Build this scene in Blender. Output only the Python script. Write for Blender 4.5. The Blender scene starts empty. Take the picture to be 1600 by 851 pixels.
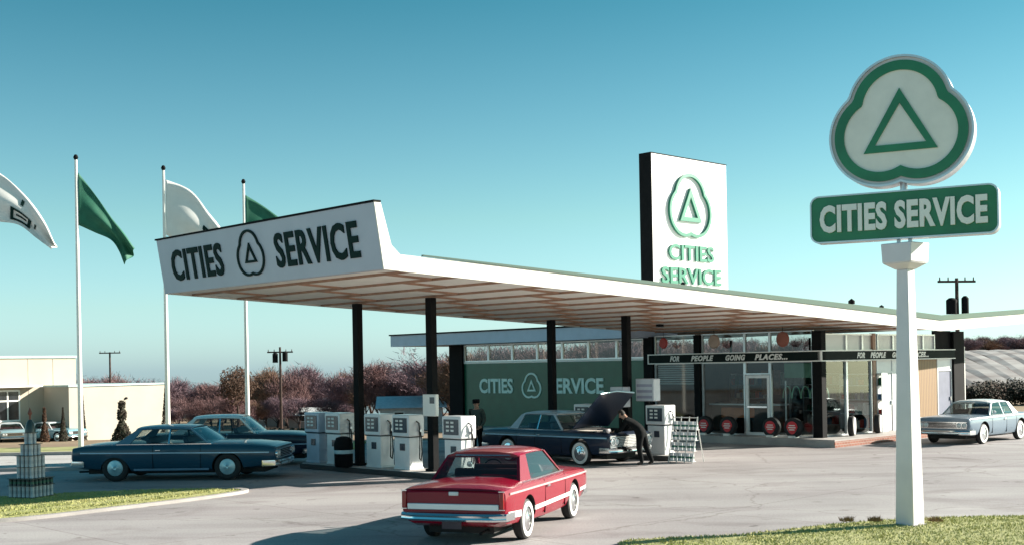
import bpy, bmesh, math, random
from mathutils import Vector, Matrix
R = math.radians
random.seed(7)
scene = bpy.context.scene
COL = scene.collection

# ------------------------------------------------------------------ camera
CAMH = 2.8
F_PX, CX, CY = 1890.0, 800.0, 570.0
ROLL = R(1.05)
cam_d = bpy.data.cameras.new("camera")
cam = bpy.data.objects.new("camera", cam_d)
COL.objects.link(cam)
cam_d.sensor_width = 36.0
cam_d.lens = F_PX / 1600.0 * 36.0
cam_d.shift_y = (CY - 425.5) / 1600.0
cam_d.clip_start = 0.2
cam_d.clip_end = 6000
cam.matrix_world = Matrix.Translation((0, 0, CAMH)) @ Matrix.Rotation(R(90), 4, 'X') @ Matrix.Rotation(-ROLL, 4, 'Z')
scene.camera = cam

# ------------------------------------------------------------------ light
SUN_EL = R(22)
SUN_AZ = Vector((0.968, 0.25)).normalized()          # horizontal direction towards the sun
scene.view_settings.view_transform = 'Standard'
scene.view_settings.look = 'None'
scene.view_settings.exposure = 1.38
scene.view_settings.gamma = 1
world = bpy.data.worlds.new("World")
scene.world = world
world.use_nodes = True
wn, wl = world.node_tree.nodes, world.node_tree.links
bg = wn['Background']
sky = wn.new('ShaderNodeTexSky')
sky.sky_type = 'NISHITA'
sky.sun_disc = False
sky.sun_elevation = SUN_EL
sky.sun_rotation = math.atan2(SUN_AZ.x, SUN_AZ.y)
sky.air_density = 1.0
sky.dust_density = 0.6
sky.ozone_density = 1.0
tc = wn.new('ShaderNodeTexCoord')
sep = wn.new('ShaderNodeSeparateXYZ')
wl.new(tc.outputs['Generated'], sep.inputs[0])
ramp = wn.new('ShaderNodeValToRGB')
wl.new(sep.outputs['Z'], ramp.inputs[0])
e = ramp.color_ramp.elements
e[0].position = 0.0;  e[0].color = (.78, 1.22, 1.95, 1)
e[1].position = 0.32; e[1].color = (0.18, 0.70, 0.68, 1)
m_ = e.new(0.12); m_.color = (0.70, 1.06, 1.02, 1)
m_ = e.new(0.05); m_.color = (0.78, 1.13, 1.38, 1)
mul = wn.new('ShaderNodeMix'); mul.data_type = 'RGBA'; mul.blend_type = 'MULTIPLY'
mul.inputs[0].default_value = 1.0
wl.new(sky.outputs[0], mul.inputs[6]); wl.new(ramp.outputs[0], mul.inputs[7])
wl.new(mul.outputs[2], bg.inputs[0])
bg.inputs[1].default_value = 0.058
sun_d = bpy.data.lights.new("sun", 'SUN')
sun = bpy.data.objects.new("sun", sun_d)
COL.objects.link(sun)
sun_d.energy = 5.0
sun_d.angle = R(0.5)
sun_d.color = (1.0, 0.93, 0.82)
sdir = Vector((SUN_AZ.x * math.cos(SUN_EL), SUN_AZ.y * math.cos(SUN_EL), math.sin(SUN_EL)))
sun.rotation_euler = sdir.to_track_quat('Z', 'Y').to_euler()

# ------------------------------------------------------------------ frames
A0 = Vector((-2.6, 24.6, 0)); E2 = Vector((0.72, 0.694, 0)).normalized(); E1 = Vector((-E2.y, E2.x, 0))
BANG = math.atan2(E2.y, E2.x)
def L2W(p, a, z=0.0):
    v = A0 + E2 * p + E1 * a
    return Vector((v.x, v.y, z))

def terrain(x, y):
    if y < 1: return 0.0
    k = x / y
    w = min(1, max(0, (0.13 - k) / 0.16)); w = w * w * (3 - 2 * w)
    z = 0.0
    if y > 46: z = -7.2 * w * (1 - math.exp(-(y - 46) / 125.0))
    if y > 215: z -= .04 * w * (y - 215)
    w2 = min(1, max(0, (k - 0.2) / 0.1)); w2 = w2 * w2 * (3 - 2 * w2)
    t = min(1, max(0, (y - 74) / 46.0))
    return z + 3.3 * w2 * t * t * (3 - 2 * t) * (1 if y < 400 else 1)

# ------------------------------------------------------------------ materials
MATS = {}
def mat(name, col, rough=0.6, metal=0.0, noise=0.12, scale=3.0, bump=0.0, bscale=40, spec=0.5, coat=0.0, col2=None, detail=6, trans=0):
    if name in MATS: return MATS[name]
    m = bpy.data.materials.new(name); m.use_nodes = True
    n, l = m.node_tree.nodes, m.node_tree.links
    b = n['Principled BSDF']
    b.inputs['Roughness'].default_value = rough
    b.inputs['Metallic'].default_value = metal
    b.inputs['Specular IOR Level'].default_value = spec
    b.inputs['Coat Weight'].default_value = coat
    b.inputs['Coat Roughness'].default_value = 0.04
    t = n.new('ShaderNodeTexCoord')
    nz = n.new('ShaderNodeTexNoise'); nz.inputs['Scale'].default_value = scale; nz.inputs['Detail'].default_value = detail
    l.new(t.outputs['Object'], nz.inputs['Vector'])
    r = n.new('ShaderNodeValToRGB')
    c2 = col2 if col2 else tuple(c * (1 - noise * 2) for c in col)
    r.color_ramp.elements[0].position = 0.3; r.color_ramp.elements[1].position = 0.7
    r.color_ramp.elements[0].color = (*c2, 1); r.color_ramp.elements[1].color = (*col, 1)
    l.new(nz.outputs[0], r.inputs[0]); l.new(r.outputs[0], b.inputs['Base Color'])
    if bump > 0:
        n2 = n.new('ShaderNodeTexNoise'); n2.inputs['Scale'].default_value = bscale; n2.inputs['Detail'].default_value = 4
        l.new(t.outputs['Object'], n2.inputs['Vector'])
        bp = n.new('ShaderNodeBump'); bp.inputs['Strength'].default_value = bump; bp.inputs['Distance'].default_value = 0.02
        l.new(n2.outputs[0], bp.inputs['Height']); l.new(bp.outputs[0], b.inputs['Normal'])
    MATS[name] = m
    return m

def glass_mat(name, tint, gloss=0.12):
    m = bpy.data.materials.new(name); m.use_nodes = True
    n, l = m.node_tree.nodes, m.node_tree.links
    n.remove(n['Principled BSDF'])
    out = n['Material Output']
    tr = n.new('ShaderNodeBsdfTransparent'); tr.inputs[0].default_value = (*tint, 1)
    gl = n.new('ShaderNodeBsdfGlossy'); gl.inputs['Roughness'].default_value = 0.03; gl.inputs[0].default_value = (.9, .95, .95, 1)
    fr = n.new('ShaderNodeLayerWeight'); fr.inputs[0].default_value = .5
    pw = n.new('ShaderNodeMath'); pw.operation = 'POWER'; pw.inputs[1].default_value = 4.0
    l.new(fr.outputs['Facing'], pw.inputs[0])
    ad = n.new('ShaderNodeMath'); ad.operation = 'MULTIPLY_ADD'; ad.inputs[1].default_value = .8; ad.inputs[2].default_value = gloss; ad.use_clamp = True
    l.new(pw.outputs[0], ad.inputs[0])
    mx = n.new('ShaderNodeMixShader'); l.new(ad.outputs[0], mx.inputs[0]); l.new(tr.outputs[0], mx.inputs[1]); l.new(gl.outputs[0], mx.inputs[2])
    l.new(mx.outputs[0], out.inputs[0])
    MATS[name] = m
    return m

WHITE = mat('white_paint', (.80, .77, .72), .45, noise=.04, scale=2)
CREAM = mat('cream_paint', (.74, .66, .56), .5, noise=.08, scale=1.2)
GREYW = mat('sign_enamel', (.48, .50, .55), .35, noise=.04, scale=1.5)
GREEN = mat('green_enamel', (.008, .10, .055), .35, noise=.12, scale=2)
DGREEN = mat('dark_green_enamel', (.004, .055, .035), .35, noise=.1, scale=2)
BLACKM = mat('black_steel', (.008, .008, .009), .75, noise=.2, spec=.12)
BROWN = mat('brown_beam', (.42, .24, .16), .6, noise=.18, scale=4)
DECK = mat('deck_white', (.88, .85, .78), .6, noise=.06, scale=2)
ALU = mat('aluminium', (.62, .64, .66), .35, metal=.6, noise=.06)
CHROME = mat('chrome', (.75, .78, .8), .12, metal=1.0, noise=.03)
RUBBER = mat('rubber', (.014, .014, .015), .7, noise=.2, bump=.2)
WWALL = mat('white_rubber', (.72, .71, .68), .6, noise=.08, scale=8)
DARKI = mat('dark_interior', (.02, .018, .017), .8, noise=.3)
REDL = mat('red_lens', (.35, .01, .01), .15, coat=.6)
LAMPG = mat('lamp_glass', (.75, .75, .72), .1, coat=1)
CONC = mat('concrete', (.42, .39, .37), .85, noise=.16, scale=1.3, bump=.3, bscale=30)
BRICK = None
GLASS_SHOP = glass_mat('shop_glass', (.60, .64, .64), .045)
GLASS_CAR = glass_mat('car_glass', (.62, .68, .68), .05)

def brick_mat(name, c1, c2, mort, scale=1.0):
    m = bpy.data.materials.new(name); m.use_nodes = True
    n, l = m.node_tree.nodes, m.node_tree.links
    b = n['Principled BSDF']; b.inputs['Roughness'].default_value = .85
    t = n.new('ShaderNodeTexCoord'); mp = n.new('ShaderNodeMapping')
    mp.inputs['Rotation'].default_value = (R(90), 0, 0)
    l.new(t.outputs['Object'], mp.inputs[0])
    br = n.new('ShaderNodeTexBrick'); br.inputs['Scale'].default_value = 3 * scale
    br.inputs['Color1'].default_value = (*c1, 1); br.inputs['Color2'].default_value = (*c2, 1); br.inputs['Mortar'].default_value = (*mort, 1)
    l.new(mp.outputs[0], br.inputs[0]); l.new(br.outputs[0], b.inputs['Base Color'])
    return m
BRICK = brick_mat('red_brick', (.30, .11, .07), (.22, .08, .05), (.35, .30, .26))

def wood_mat():
    m = bpy.data.materials.new('vertical_wood'); m.use_nodes = True
    n, l = m.node_tree.nodes, m.node_tree.links
    b = n['Principled BSDF']; b.inputs['Roughness'].default_value = .55
    t = n.new('ShaderNodeTexCoord'); w = n.new('ShaderNodeTexWave')
    w.inputs['Scale'].default_value = 2.6; w.inputs['Distortion'].default_value = 1.5; w.bands_direction = 'X'
    l.new(t.outputs['Object'], w.inputs[0])
    r = n.new('ShaderNodeValToRGB'); r.color_ramp.elements[0].color = (.15, .075, .03, 1); r.color_ramp.elements[1].color = (.29, .17, .06, 1)
    l.new(w.outputs[0], r.inputs[0]); l.new(r.outputs[0], b.inputs['Base Color'])
    return m
WOOD = wood_mat()

def paving_mat(name, ca, cb, cc, joint=0.0, crack=True):
    m = bpy.data.materials.new(name); m.use_nodes = True
    n, l = m.node_tree.nodes, m.node_tree.links
    b = n['Principled BSDF']; b.inputs['Roughness'].default_value = .88
    b.inputs['Specular IOR Level'].default_value = .3
    t = n.new('ShaderNodeTexCoord')
    def noise(s, d=6, dist=0.0, sc=None):
        q = n.new('ShaderNodeTexNoise'); q.inputs['Scale'].default_value = s; q.inputs['Detail'].default_value = d
        q.inputs['Distortion'].default_value = dist
        if sc:
            mp = n.new('ShaderNodeMapping'); mp.inputs['Scale'].default_value = sc; mp.inputs['Rotation'].default_value = (0, 0, BANG)
            l.new(t.outputs['Object'], mp.inputs[0]); l.new(mp.outputs[0], q.inputs['Vector'])
        else: l.new(t.outputs['Object'], q.inputs['Vector'])
        return q
    def rmp(src, p0, p1, c0, c1):
        r = n.new('ShaderNodeValToRGB'); r.color_ramp.elements[0].position = p0; r.color_ramp.elements[1].position = p1
        r.color_ramp.elements[0].color = (*c0, 1); r.color_ramp.elements[1].color = (*c1, 1)
        l.new(src, r.inputs[0]); return r
    def mix(fac, a, bb, mode='MIX', f=None):
        x = n.new('ShaderNodeMix'); x.data_type = 'RGBA'; x.blend_type = mode
        if fac is not None: l.new(fac, x.inputs[0])
        else: x.inputs[0].default_value = f
        l.new(a, x.inputs[6]); l.new(bb, x.inputs[7]); return x.outputs[2]
    big = rmp(noise(.16, 4, .6).outputs[0], .35, .65, ca, cb)
    streak = rmp(noise(.8, 5, .4, (.15, 1.2, 1)).outputs[0], .42, .72, (1, 1, 1), cc)
    c = mix(None, big.outputs[0], streak.outputs[0], 'MULTIPLY', .9)
    fine = rmp(noise(28, 3).outputs[0], .25, .75, (.78, .78, .78), (1.08, 1.08, 1.08))
    c = mix(None, c, fine.outputs[0], 'MULTIPLY', 1)
    spots = rmp(noise(1.1, 3, 0).outputs[0], .66, .74, (1, 1, 1), (.55, .52, .5))
    c = mix(None, c, spots.outputs[0], 'MULTIPLY', .8)
    if crack:
        v = n.new('ShaderNodeTexVoronoi'); v.feature = 'DISTANCE_TO_EDGE'; v.inputs['Scale'].default_value = .16
        dn = noise(1.2, 4); ad = n.new('ShaderNodeMixRGB'); ad.blend_type = 'ADD'; ad.inputs[0].default_value = .8
        l.new(t.outputs['Object'], ad.inputs[1]); l.new(dn.outputs[1], ad.inputs[2]); l.new(ad.outputs[0], v.inputs['Vector'])
        cr = rmp(v.outputs[0], .0, .005, (.5, .45, .42), (1, 1, 1))
        c = mix(None, c, cr.outputs[0], 'MULTIPLY', .55)
        st_ = rmp(noise(.33, 5, 1.2).outputs[0], .56, .74, (1, 1, 1), (.62, .56, .56))
        c = mix(None, c, st_.outputs[0], 'MULTIPLY', .8)
        mpj = n.new('ShaderNodeMapping'); mpj.inputs['Rotation'].default_value = (0, 0, -BANG); l.new(t.outputs['Object'], mpj.inputs[0])
        bj = n.new('ShaderNodeTexBrick'); bj.offset = 0; bj.inputs['Scale'].default_value = .22; bj.inputs['Mortar Size'].default_value = .004; bj.inputs['Brick Width'].default_value = 1.0; bj.inputs['Row Height'].default_value = 1.0
        bj.inputs['Color1'].default_value = (1, 1, 1, 1); bj.inputs['Color2'].default_value = (.93, .92, .93, 1); bj.inputs['Mortar'].default_value = (.62, .58, .57, 1)
        l.new(mpj.outputs[0], bj.inputs[0]); c = mix(None, c, bj.outputs[0], 'MULTIPLY', .7)
        dr = rmp(noise(2.6, 2).outputs[0], .70, .75, (1, 1, 1), (.45, .42, .40))
        c = mix(None, c, dr.outputs[0], 'MULTIPLY', .8)
    l.new(c, b.inputs['Base Color'])
    bp = n.new('ShaderNodeBump'); bp.inputs['Strength'].default_value = .35; bp.inputs['Distance'].default_value = .01
    l.new(noise(60, 3).outputs[0], bp.inputs['Height']); l.new(bp.outputs[0], b.inputs['Normal'])
    return m
APRON = paving_mat('apron_paving', (.345, .32, .315), (.45, .42, .41), (.72, .68, .70))
PALEROAD = paving_mat('pale_concrete_road', (.44, .42, .41), (.52, .50, .48), (.8, .78, .76), crack=False)
LAWN = mat('lawn_soil', (.40, .38, .17), .95, noise=.2, scale=3, col2=(.30, .31, .11), bump=.5, bscale=20)
BLADE = mat('grass_blade', (.48, .45, .20), .8, noise=.2, scale=1.2, col2=(.33, .36, .12), spec=.2)
FIELD = mat('dry_field', (.30, .22, .13), .95, noise=.2, scale=.05, col2=(.16, .085, .055), bump=.6, bscale=2, detail=12)
EMB = mat('bleached_soil', (.44, .42, .40), .95, noise=.2, scale=.35, col2=(.20, .16, .15))
EMBD = mat('dark_furrow', (.10, .075, .075), .95, noise=.2, scale=.6)
TWIG = mat('hazed_purple_twig', (.24, .155, .18), .9, noise=.25, scale=.4, col2=(.15, .09, .105))  # purple twigs, colour lightened in place of distance haze
TWIG3 = mat('hazed_russet_twig', (.24, .13, .125), .9, noise=.25, scale=.4, col2=(.14, .075, .075))  # russet twigs, also paled to stand in for haze
TWIG2 = mat('brown_twig', (.23, .13, .08), .9, noise=.25, scale=.4, col2=(.12, .06, .04))
BARK = mat('bark', (.09, .055, .045), .95, noise=.3, scale=5, bump=.6, bscale=12)
LEAFD = mat('evergreen_leaf', (.035, .045, .022), .8, noise=.3, scale=6, col2=(.04, .018, .014))
LEAFB = mat('brown_leaf', (.10, .045, .02), .8, noise=.3, scale=6, col2=(.04, .02, .012))

# ------------------------------------------------------------------ mesh builder
class MB:
    def __init__(s): s.v = []; s.f = []; s.m = []
    def add(s, vs, fs, mi=0):
        o = len(s.v); s.v += [tuple(v) for v in vs]; s.f += [tuple(i + o for i in f) for f in fs]; s.m += [mi] * len(fs); return s
    def hexa(s, p, mi=0):       # p: 4 bottom (ccw from above), 4 top
        return s.add(p, [(3, 2, 1, 0), (4, 5, 6, 7), (0, 1, 5, 4), (1, 2, 6, 5), (2, 3, 7, 6), (3, 0, 4, 7)], mi)
    def box(s, x0, x1, y0, y1, z0, z1, mi=0):
        return s.hexa([(x0, y0, z0), (x1, y0, z0), (x1, y1, z0), (x0, y1, z0), (x0, y0, z1), (x1, y0, z1), (x1, y1, z1), (x0, y1, z1)], mi)
    def cyl(s, p0, p1, r0, r1=None, n=12, mi=0, cap=True):
        p0 = Vector(p0); p1 = Vector(p1); r1 = r0 if r1 is None else r1
        d = (p1 - p0).normalized(); u = d.orthogonal().normalized(); w = d.cross(u)
        vs = []
        for k in range(n):
            a = 2 * math.pi * k / n; vs.append(p0 + (u * math.cos(a) + w * math.sin(a)) * r0)
        for k in range(n):
            a = 2 * math.pi * k / n; vs.append(p1 + (u * math.cos(a) + w * math.sin(a)) * r1)
        fs = [(k, (k + 1) % n, n + (k + 1) % n, n + k) for k in range(n)]
        if cap: fs += [tuple(range(n - 1, -1, -1)), tuple(range(n, 2 * n))]
        return s.add(vs, fs, mi)
    def tube(s, pts, r, n=8, mi=0):
        pts = [Vector(p) for p in pts]; rings = []
        up = Vector((0, 0, 1))
        for i, p in enumerate(pts):
            d = (pts[min(i + 1, len(pts) - 1)] - pts[max(i - 1, 0)]).normalized()
            u = d.cross(up); u = u.normalized() if u.length > .05 else Vector((1, 0, 0)); w = d.cross(u).normalized()
            rr = r[i] if isinstance(r, (list, tuple)) else r
            rings.append([p + (u * math.cos(2 * math.pi * k / n) + w * math.sin(2 * math.pi * k / n)) * rr for k in range(n)])
        vs = [v for rg in rings for v in rg]; fs = []
        for i in range(len(pts) - 1):
            for k in range(n): fs.append((i * n + k, i * n + (k + 1) % n, (i + 1) * n + (k + 1) % n, (i + 1) * n + k))
        fs += [tuple(range(n - 1, -1, -1)), tuple((len(pts) - 1) * n + k for k in range(n))]
        return s.add(vs, fs, mi)
    def lathe(s, prof, o, ax, n=24, mi=0):   # prof: (r, h) list along axis ax from origin o
        o = Vector(o); ax = Vector(ax).normalized(); u = ax.orthogonal().normalized(); w = ax.cross(u)
        vs = [o + ax * h + (u * math.cos(2 * math.pi * k / n) + w * math.sin(2 * math.pi * k / n)) * max(r, 1e-4) for r, h in prof for k in range(n)]
        fs = [(i * n + k, i * n + (k + 1) % n, (i + 1) * n + (k + 1) % n, (i + 1) * n + k) for i in range(len(prof) - 1) for k in range(n)]
        return s.add(vs, fs, mi)
    def slab(s, pts, basis, d0, d1, mi=0):     # 2-D outline extruded along the basis normal from d0 to d1
        n = len(pts); o, rx, uz = basis; nn = rx.cross(uz)
        vs = [o + rx * x + uz * z + nn * d0 for x, z in pts] + [o + rx * x + uz * z + nn * d1 for x, z in pts]
        return s.add(vs, [tuple(range(n - 1, -1, -1)), tuple(range(n, 2 * n))] + [(k, (k + 1) % n, n + (k + 1) % n, n + k) for k in range(n)], mi)
    def ring(s, outer, inner, basis, d0, d1, mi=0):
        n = len(outer); o, rx, uz = basis; nn = rx.cross(uz)
        P = lambda q, d: [o + rx * x + uz * z + nn * d for x, z in q]
        vs = P(outer, d0) + P(inner, d0) + P(outer, d1) + P(inner, d1); fs = []
        for k in range(n):
            j = (k + 1) % n
            fs += [(2 * n + k, 2 * n + j, 3 * n + j, 3 * n + k), (k, n + k, n + j, j), (k, j, 2 * n + j, 2 * n + k), (n + k, 3 * n + k, 3 * n + j, n + j)]
        return s.add(vs, fs, mi)
    def mesh(s, name, mats, sharp=35):
        me = bpy.data.meshes.new(name); me.from_pydata(s.v, [], s.f)
        for m in (mats if isinstance(mats, (list, tuple)) else [mats]): me.materials.append(m)
        me.polygons.foreach_set('material_index', s.m)
        me.update()
        if sharp:
            me.polygons.foreach_set('use_smooth', [True] * len(me.polygons))
            me.set_sharp_from_angle(angle=R(sharp))
        return me
    def build(s, name, mats, parent=None, sharp=35, fix=True):
        me = s.mesh(name, mats, 0)
        if fix:
            bm = bmesh.new(); bm.from_mesh(me); bmesh.ops.recalc_face_normals(bm, faces=bm.faces); bm.to_mesh(me); bm.free()
        if sharp:
            me.polygons.foreach_set('use_smooth', [True] * len(me.polygons)); me.set_sharp_from_angle(angle=R(sharp))
        o = bpy.data.objects.new(name, me); COL.objects.link(o)
        if parent: o.parent = parent
        return o

def bevel(o, w=.01, seg=2):
    md = o.modifiers.new('b', 'BEVEL'); md.width = w; md.segments = seg; md.limit_method = 'ANGLE'; md.angle_limit = R(40)
    return o
def tag(o, label=None, cat=None, group=None, kind=None):
    if label: o['label'] = label
    if cat: o['category'] = cat
    if group: o['group'] = group
    if kind: o['kind'] = kind
    return o
def thing(name, label, cat, loc=(0, 0, 0), rz=0, group=None):
    o = bpy.data.objects.new(name, None); COL.objects.link(o); o.empty_display_size = .2
    o.location = loc; o.rotation_euler = (0, 0, rz)
    return tag(o, label, cat, group)
def dup(root, loc, rz=None, label=None, group=None, scale=None):
    def cp(o, parent):
        c = o.copy(); COL.objects.link(c)
        if parent: c.parent = parent
        for ch in list(o.children): cp(ch, c)
        return c
    c = cp(root, None); c.location = loc
    if rz is not None: c.rotation_euler = (0, 0, rz)
    if label: c['label'] = label
    if group: c['group'] = group
    if scale: c.scale = scale
    return c

def text_geo(txt, w, h, depth, bold=.02, shear=0.0, spacing=1.0):
    """letters fitted to w x h, centred, as verts/faces in the x-z plane, front towards -y"""
    cu = bpy.data.curves.new('t', 'FONT'); cu.body = txt; cu.size = 1; cu.extrude = .5; cu.offset = bold; cu.shear = shear
    cu.space_character = spacing; cu.resolution_u = 3
    ob = bpy.data.objects.new('t', cu); COL.objects.link(ob)
    dg = bpy.context.evaluated_depsgraph_get(); me = bpy.data.meshes.new_from_object(ob.evaluated_get(dg))
    vs = [v.co.copy() for v in me.vertices]; fs = [tuple(p.vertices) for p in me.polygons]
    bpy.data.objects.remove(ob); bpy.data.curves.remove(cu); bpy.data.meshes.remove(me)
    x0 = min(v.x for v in vs); x1 = max(v.x for v in vs); y0 = min(v.y for v in vs); y1 = max(v.y for v in vs)
    out = [((v.x - (x0 + x1) / 2) / (x1 - x0) * w, (v.z + .5) * depth, (v.y - (y0 + y1) / 2) / (y1 - y0) * h) for v in vs]
    return out, fs
def put(mb, geo, basis, d0=0.0, mi=0):
    o, rx, uz = basis; nn = rx.cross(uz)
    return mb.add([o + rx * x + uz * z + nn * (d0 + d) for x, d, z in geo[0]], geo[1], mi)

def clover(rho, d, n=96):
    """outline of three lobes with pinched notches"""
    pts = []
    cs = [(0, d * .94, rho), (-d * .98, -d * .50, rho * .99), (d * .98, -d * .50, rho * .99)]
    for k in range(n):
        th = math.pi / 2 + 2 * math.pi * k / n
        ux, uz = math.cos(th), math.sin(th); best = 0
        for cx, cz, rr in cs:
            b = cx * ux + cz * uz; disc = b * b - (cx * cx + cz * cz - rr * rr)
            if disc > 0: best = max(best, b + math.sqrt(disc))
        pts.append((best * ux, best * uz))
    return pts
def tri_ring(mb, basis, W, H, t, d0, d1, mi=0, cz=0.0):
    out = [(-W / 2, cz - H * .42), (W / 2, cz - H * .42), (0, cz + H * .58)]
    inn = [(-W / 2 + t * 1.55, cz - H * .42 + t), (W / 2 - t * 1.55, cz - H * .42 + t), (0, cz + H * .58 - t * 2.1)]
    return mb.ring(out, inn, basis, d0, d1, mi)

# ------------------------------------------------------------------ ground
g = MB()
ys = [-30, -5, 5, 15, 25, 35, 46] + [46 + 6 * i for i in range(1, 22)] + [190, 220, 260, 320, 400, 520, 700, 1000, 1600, 3000]
NX = 90
for y in ys:
    for i in range(NX + 1):
        k = -1.2 + 2.4 * i / NX
        x = k * max(y, 60) * (1.0 if y < 400 else 1.5)
        g.v.append((x, y, terrain(x, y) if y >= 60 else (terrain(x, y) if y > 1 else 0)))
for j in range(len(ys) - 1):
    for i in range(NX):
        a = j * (NX + 1) + i; g.f.append((a, a + 1, a + NX + 2, a + NX + 1)); g.m.append(0)
ground = tag(g.build('ground', FIELD, sharp=60), kind='structure')

def sheet(name, poly, z, m, kind='structure'):
    mb = MB(); mb.add([(x, y, z) for x, y in poly], [tuple(range(len(poly)))]); o = mb.build(name, m, sharp=0, fix=False)
    return tag(o, kind=kind)
sheet('forecourt', [(-60, -20), (60, -20), (60, 46), (20, 64), (12, 64), (-3, 45.9), (-60, 45.9)], .004, APRON)
# street and verges at the left
sheet('street', [(-60, 35.0), (-9.5, 35.0), (-6.5, 38.6), (-6.0, 41.5), (-60, 41.5)], .010, PALEROAD)
sheet('far_path', [(-60, 45.9), (-1, 45.9), (-1, 45.2), (-60, 45.2)], .012, PALEROAD)
kb = MB()
kb.box(-60, -9.0, 34.9, 35.05, 0, .10); kb.box(-60, -6.2, 41.5, 41.66, 0, .12)
tag(kb.build('street_kerb', CONC), kind='structure')
vb = MB(); vb.box(-60, -5.5, 41.66, 45.15, 0, .07)
tag(vb.build('verge', LAWN, sharp=0), kind='structure')

def pts_smooth(p, n=8):
    out = []
    m = len(p)
    for i in range(m):
        a, b, c, d = [Vector(p[(i + k - 1) % m]) for k in range(4)]
        for j in range(n):
            t = j / n
            out.append(tuple(.5 * ((2 * b) + (c - a) * t + (2 * a - 5 * b + 4 * c - d) * t * t + (3 * b - a - 3 * c + d) * t ** 3)))
    return out
def inside(p, poly):
    x, y = p; c = False; n = len(poly)
    for i in range(n):
        x1, y1 = poly[i]; x2, y2 = poly[(i + 1) % n]
        if (y1 > y) != (y2 > y) and x < (x2 - x1) * (y - y1) / (y2 - y1) + x1: c = not c
    return c
def lawn_island(name, poly, crown, kerb_w, seed, blades, hh=.028):
    n = len(poly)
    cx = sum(p[0] for p in poly) / n; cy = sum(p[1] for p in poly) / n
    k = MB()
    inner = []
    for i in range(n):
        a = Vector(poly[i - 1]); b = Vector(poly[(i + 1) % n]); d = (b - a).normalized(); nn = Vector((-d.y, d.x))
        q = Vector(poly[i]); 
        if nn.dot(Vector((cx, cy)) - q) < 0: nn = -nn
        inner.append(tuple(q + nn * kerb_w))
    if kerb_w > 0:
        k.ring(poly, inner, (Vector((0, 0, 0)), Vector((1, 0, 0)), Vector((0, 1, 0))), 0, .07)
        tag(k.build(name + '_kerb', CONC), kind='structure')
    gm = MB(); rings = [1.0, .93, .8, .6, .35]; zz = [.035, .035 + crown * .35, .035 + crown * .7, .035 + crown * .9, .035 + crown]
    for r, z in zip(rings, zz): gm.v += [(cx + (x - cx) * r, cy + (y - cy) * r, z) for x, y in inner]
    for j in range(4):
        for i in range(n): gm.f.append((j * n + i, j * n + (i + 1) % n, (j + 1) * n + (i + 1) % n, (j + 1) * n + i)); gm.m.append(0)
    gm.f.append(tuple(4 * n + i for i in range(n))); gm.m.append(0)
    tag(gm.build(name, LAWN, sharp=60), kind='structure')
    rnd = random.Random(seed); b = MB()
    xs = [p[0] for p in inner]; yy = [p[1] for p in inner]; cnt = 0
    while cnt < blades:
        x = rnd.uniform(min(xs), max(xs)); y = rnd.uniform(max(min(yy), 14), max(yy))
        if abs(x / y) > .47 or not inside((x, y), inner): continue
        cnt += 1
        # height of the surface there
        lo, hi = 0, 1
        r = 1.0
        for rr in (.35, .6, .8, .93, 1.0):
            if inside((cx + (x - cx) / rr, cy + (y - cy) / rr), inner): r = rr; break
        z = .035 + crown * {1.0: .1, .93: .5, .8: .78, .6: .93, .35: .98}[r]
        h = hh * rnd.uniform(.5, 1.5); a = rnd.uniform(0, math.pi); w = .012
        dx, dy = math.cos(a) * w, math.sin(a) * w; lx, ly = rnd.uniform(-.04, .04), rnd.uniform(-.04, .04)
        b.v += [(x - dx, y - dy, z - .01), (x + dx, y + dy, z - .01), (x + lx, y + ly, z + h)]
        o = len(b.v) - 3; b.f.append((o, o + 1, o + 2)); b.m.append(0)
    o = b.build('grass', BLADE, sharp=0, fix=False)
    return tag(o, kind='stuff')
# kerbed island at the left and the lawn round the pylon sign
isl = pts_smooth([(-26, 24.6), (-15, 23.0), (-10.4, 22.6), (-8.1, 24.6), (-6.15, 27.4), (-6.8, 28.3), (-8.8, 27.9), (-12, 26.8), (-19, 26.4)], 6)
lawn_island('left_lawn', isl, .10, .16, 3, 16000)
lawn2 = pts_smooth([(1.6, 18.2), (3.6, 19.3), (5.6, 20.45), (7.2, 20.9), (8.6, 20.9), (10.6, 20.6), (16, 20.0), (26, 17), (22, 10), (6, 12)], 6)
lawn_island('right_lawn', lawn2, .07, 0.0, 4, 26000)

# embankment rows at the right
em = MB()
for j in range(34):
    n = 16; wv = random.uniform(.7, 1.2)
    for i in range(n):
        t = i / (n - 1)
        x = 20 + 2.0 * j - t * (5 + .3 * j) + .25 * math.sin(5 * t + j); y = 121 - t * 42
        for q, (dx, dz) in enumerate(((-1.0, .05), (-.35, .18), (.55 * wv, .20), (.85, .05))):
            em.v.append((x + dx, y, terrain(x, y) + dz - .05 + .05 * random.random()))
    base = j * n * 4
    for i in range(n - 1):
        for q in range(3):
            a = base + i * 4 + q; em.f.append((a, a + 1, a + 5, a + 4)); em.m.append(1 if q == 2 else 0)
tag(em.build('ridged_field', [EMB, EMBD], sharp=0), kind='structure')

# ------------------------------------------------------------------ station building
B = thing('service_station', 'low glass-fronted service station whose long white canopy rises towards the pumps on black columns', 'building', (A0.x, A0.y, 0), BANG)
VAL = 23.9
def zun(p):      # underside of the roof
    return 4.79 - .0456 * p if p < VAL else 3.70 + .05 * (p - VAL)
def thick(p): return .34 + .15 * min(1, p / 20.0)
W_CAN = 9.05
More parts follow.
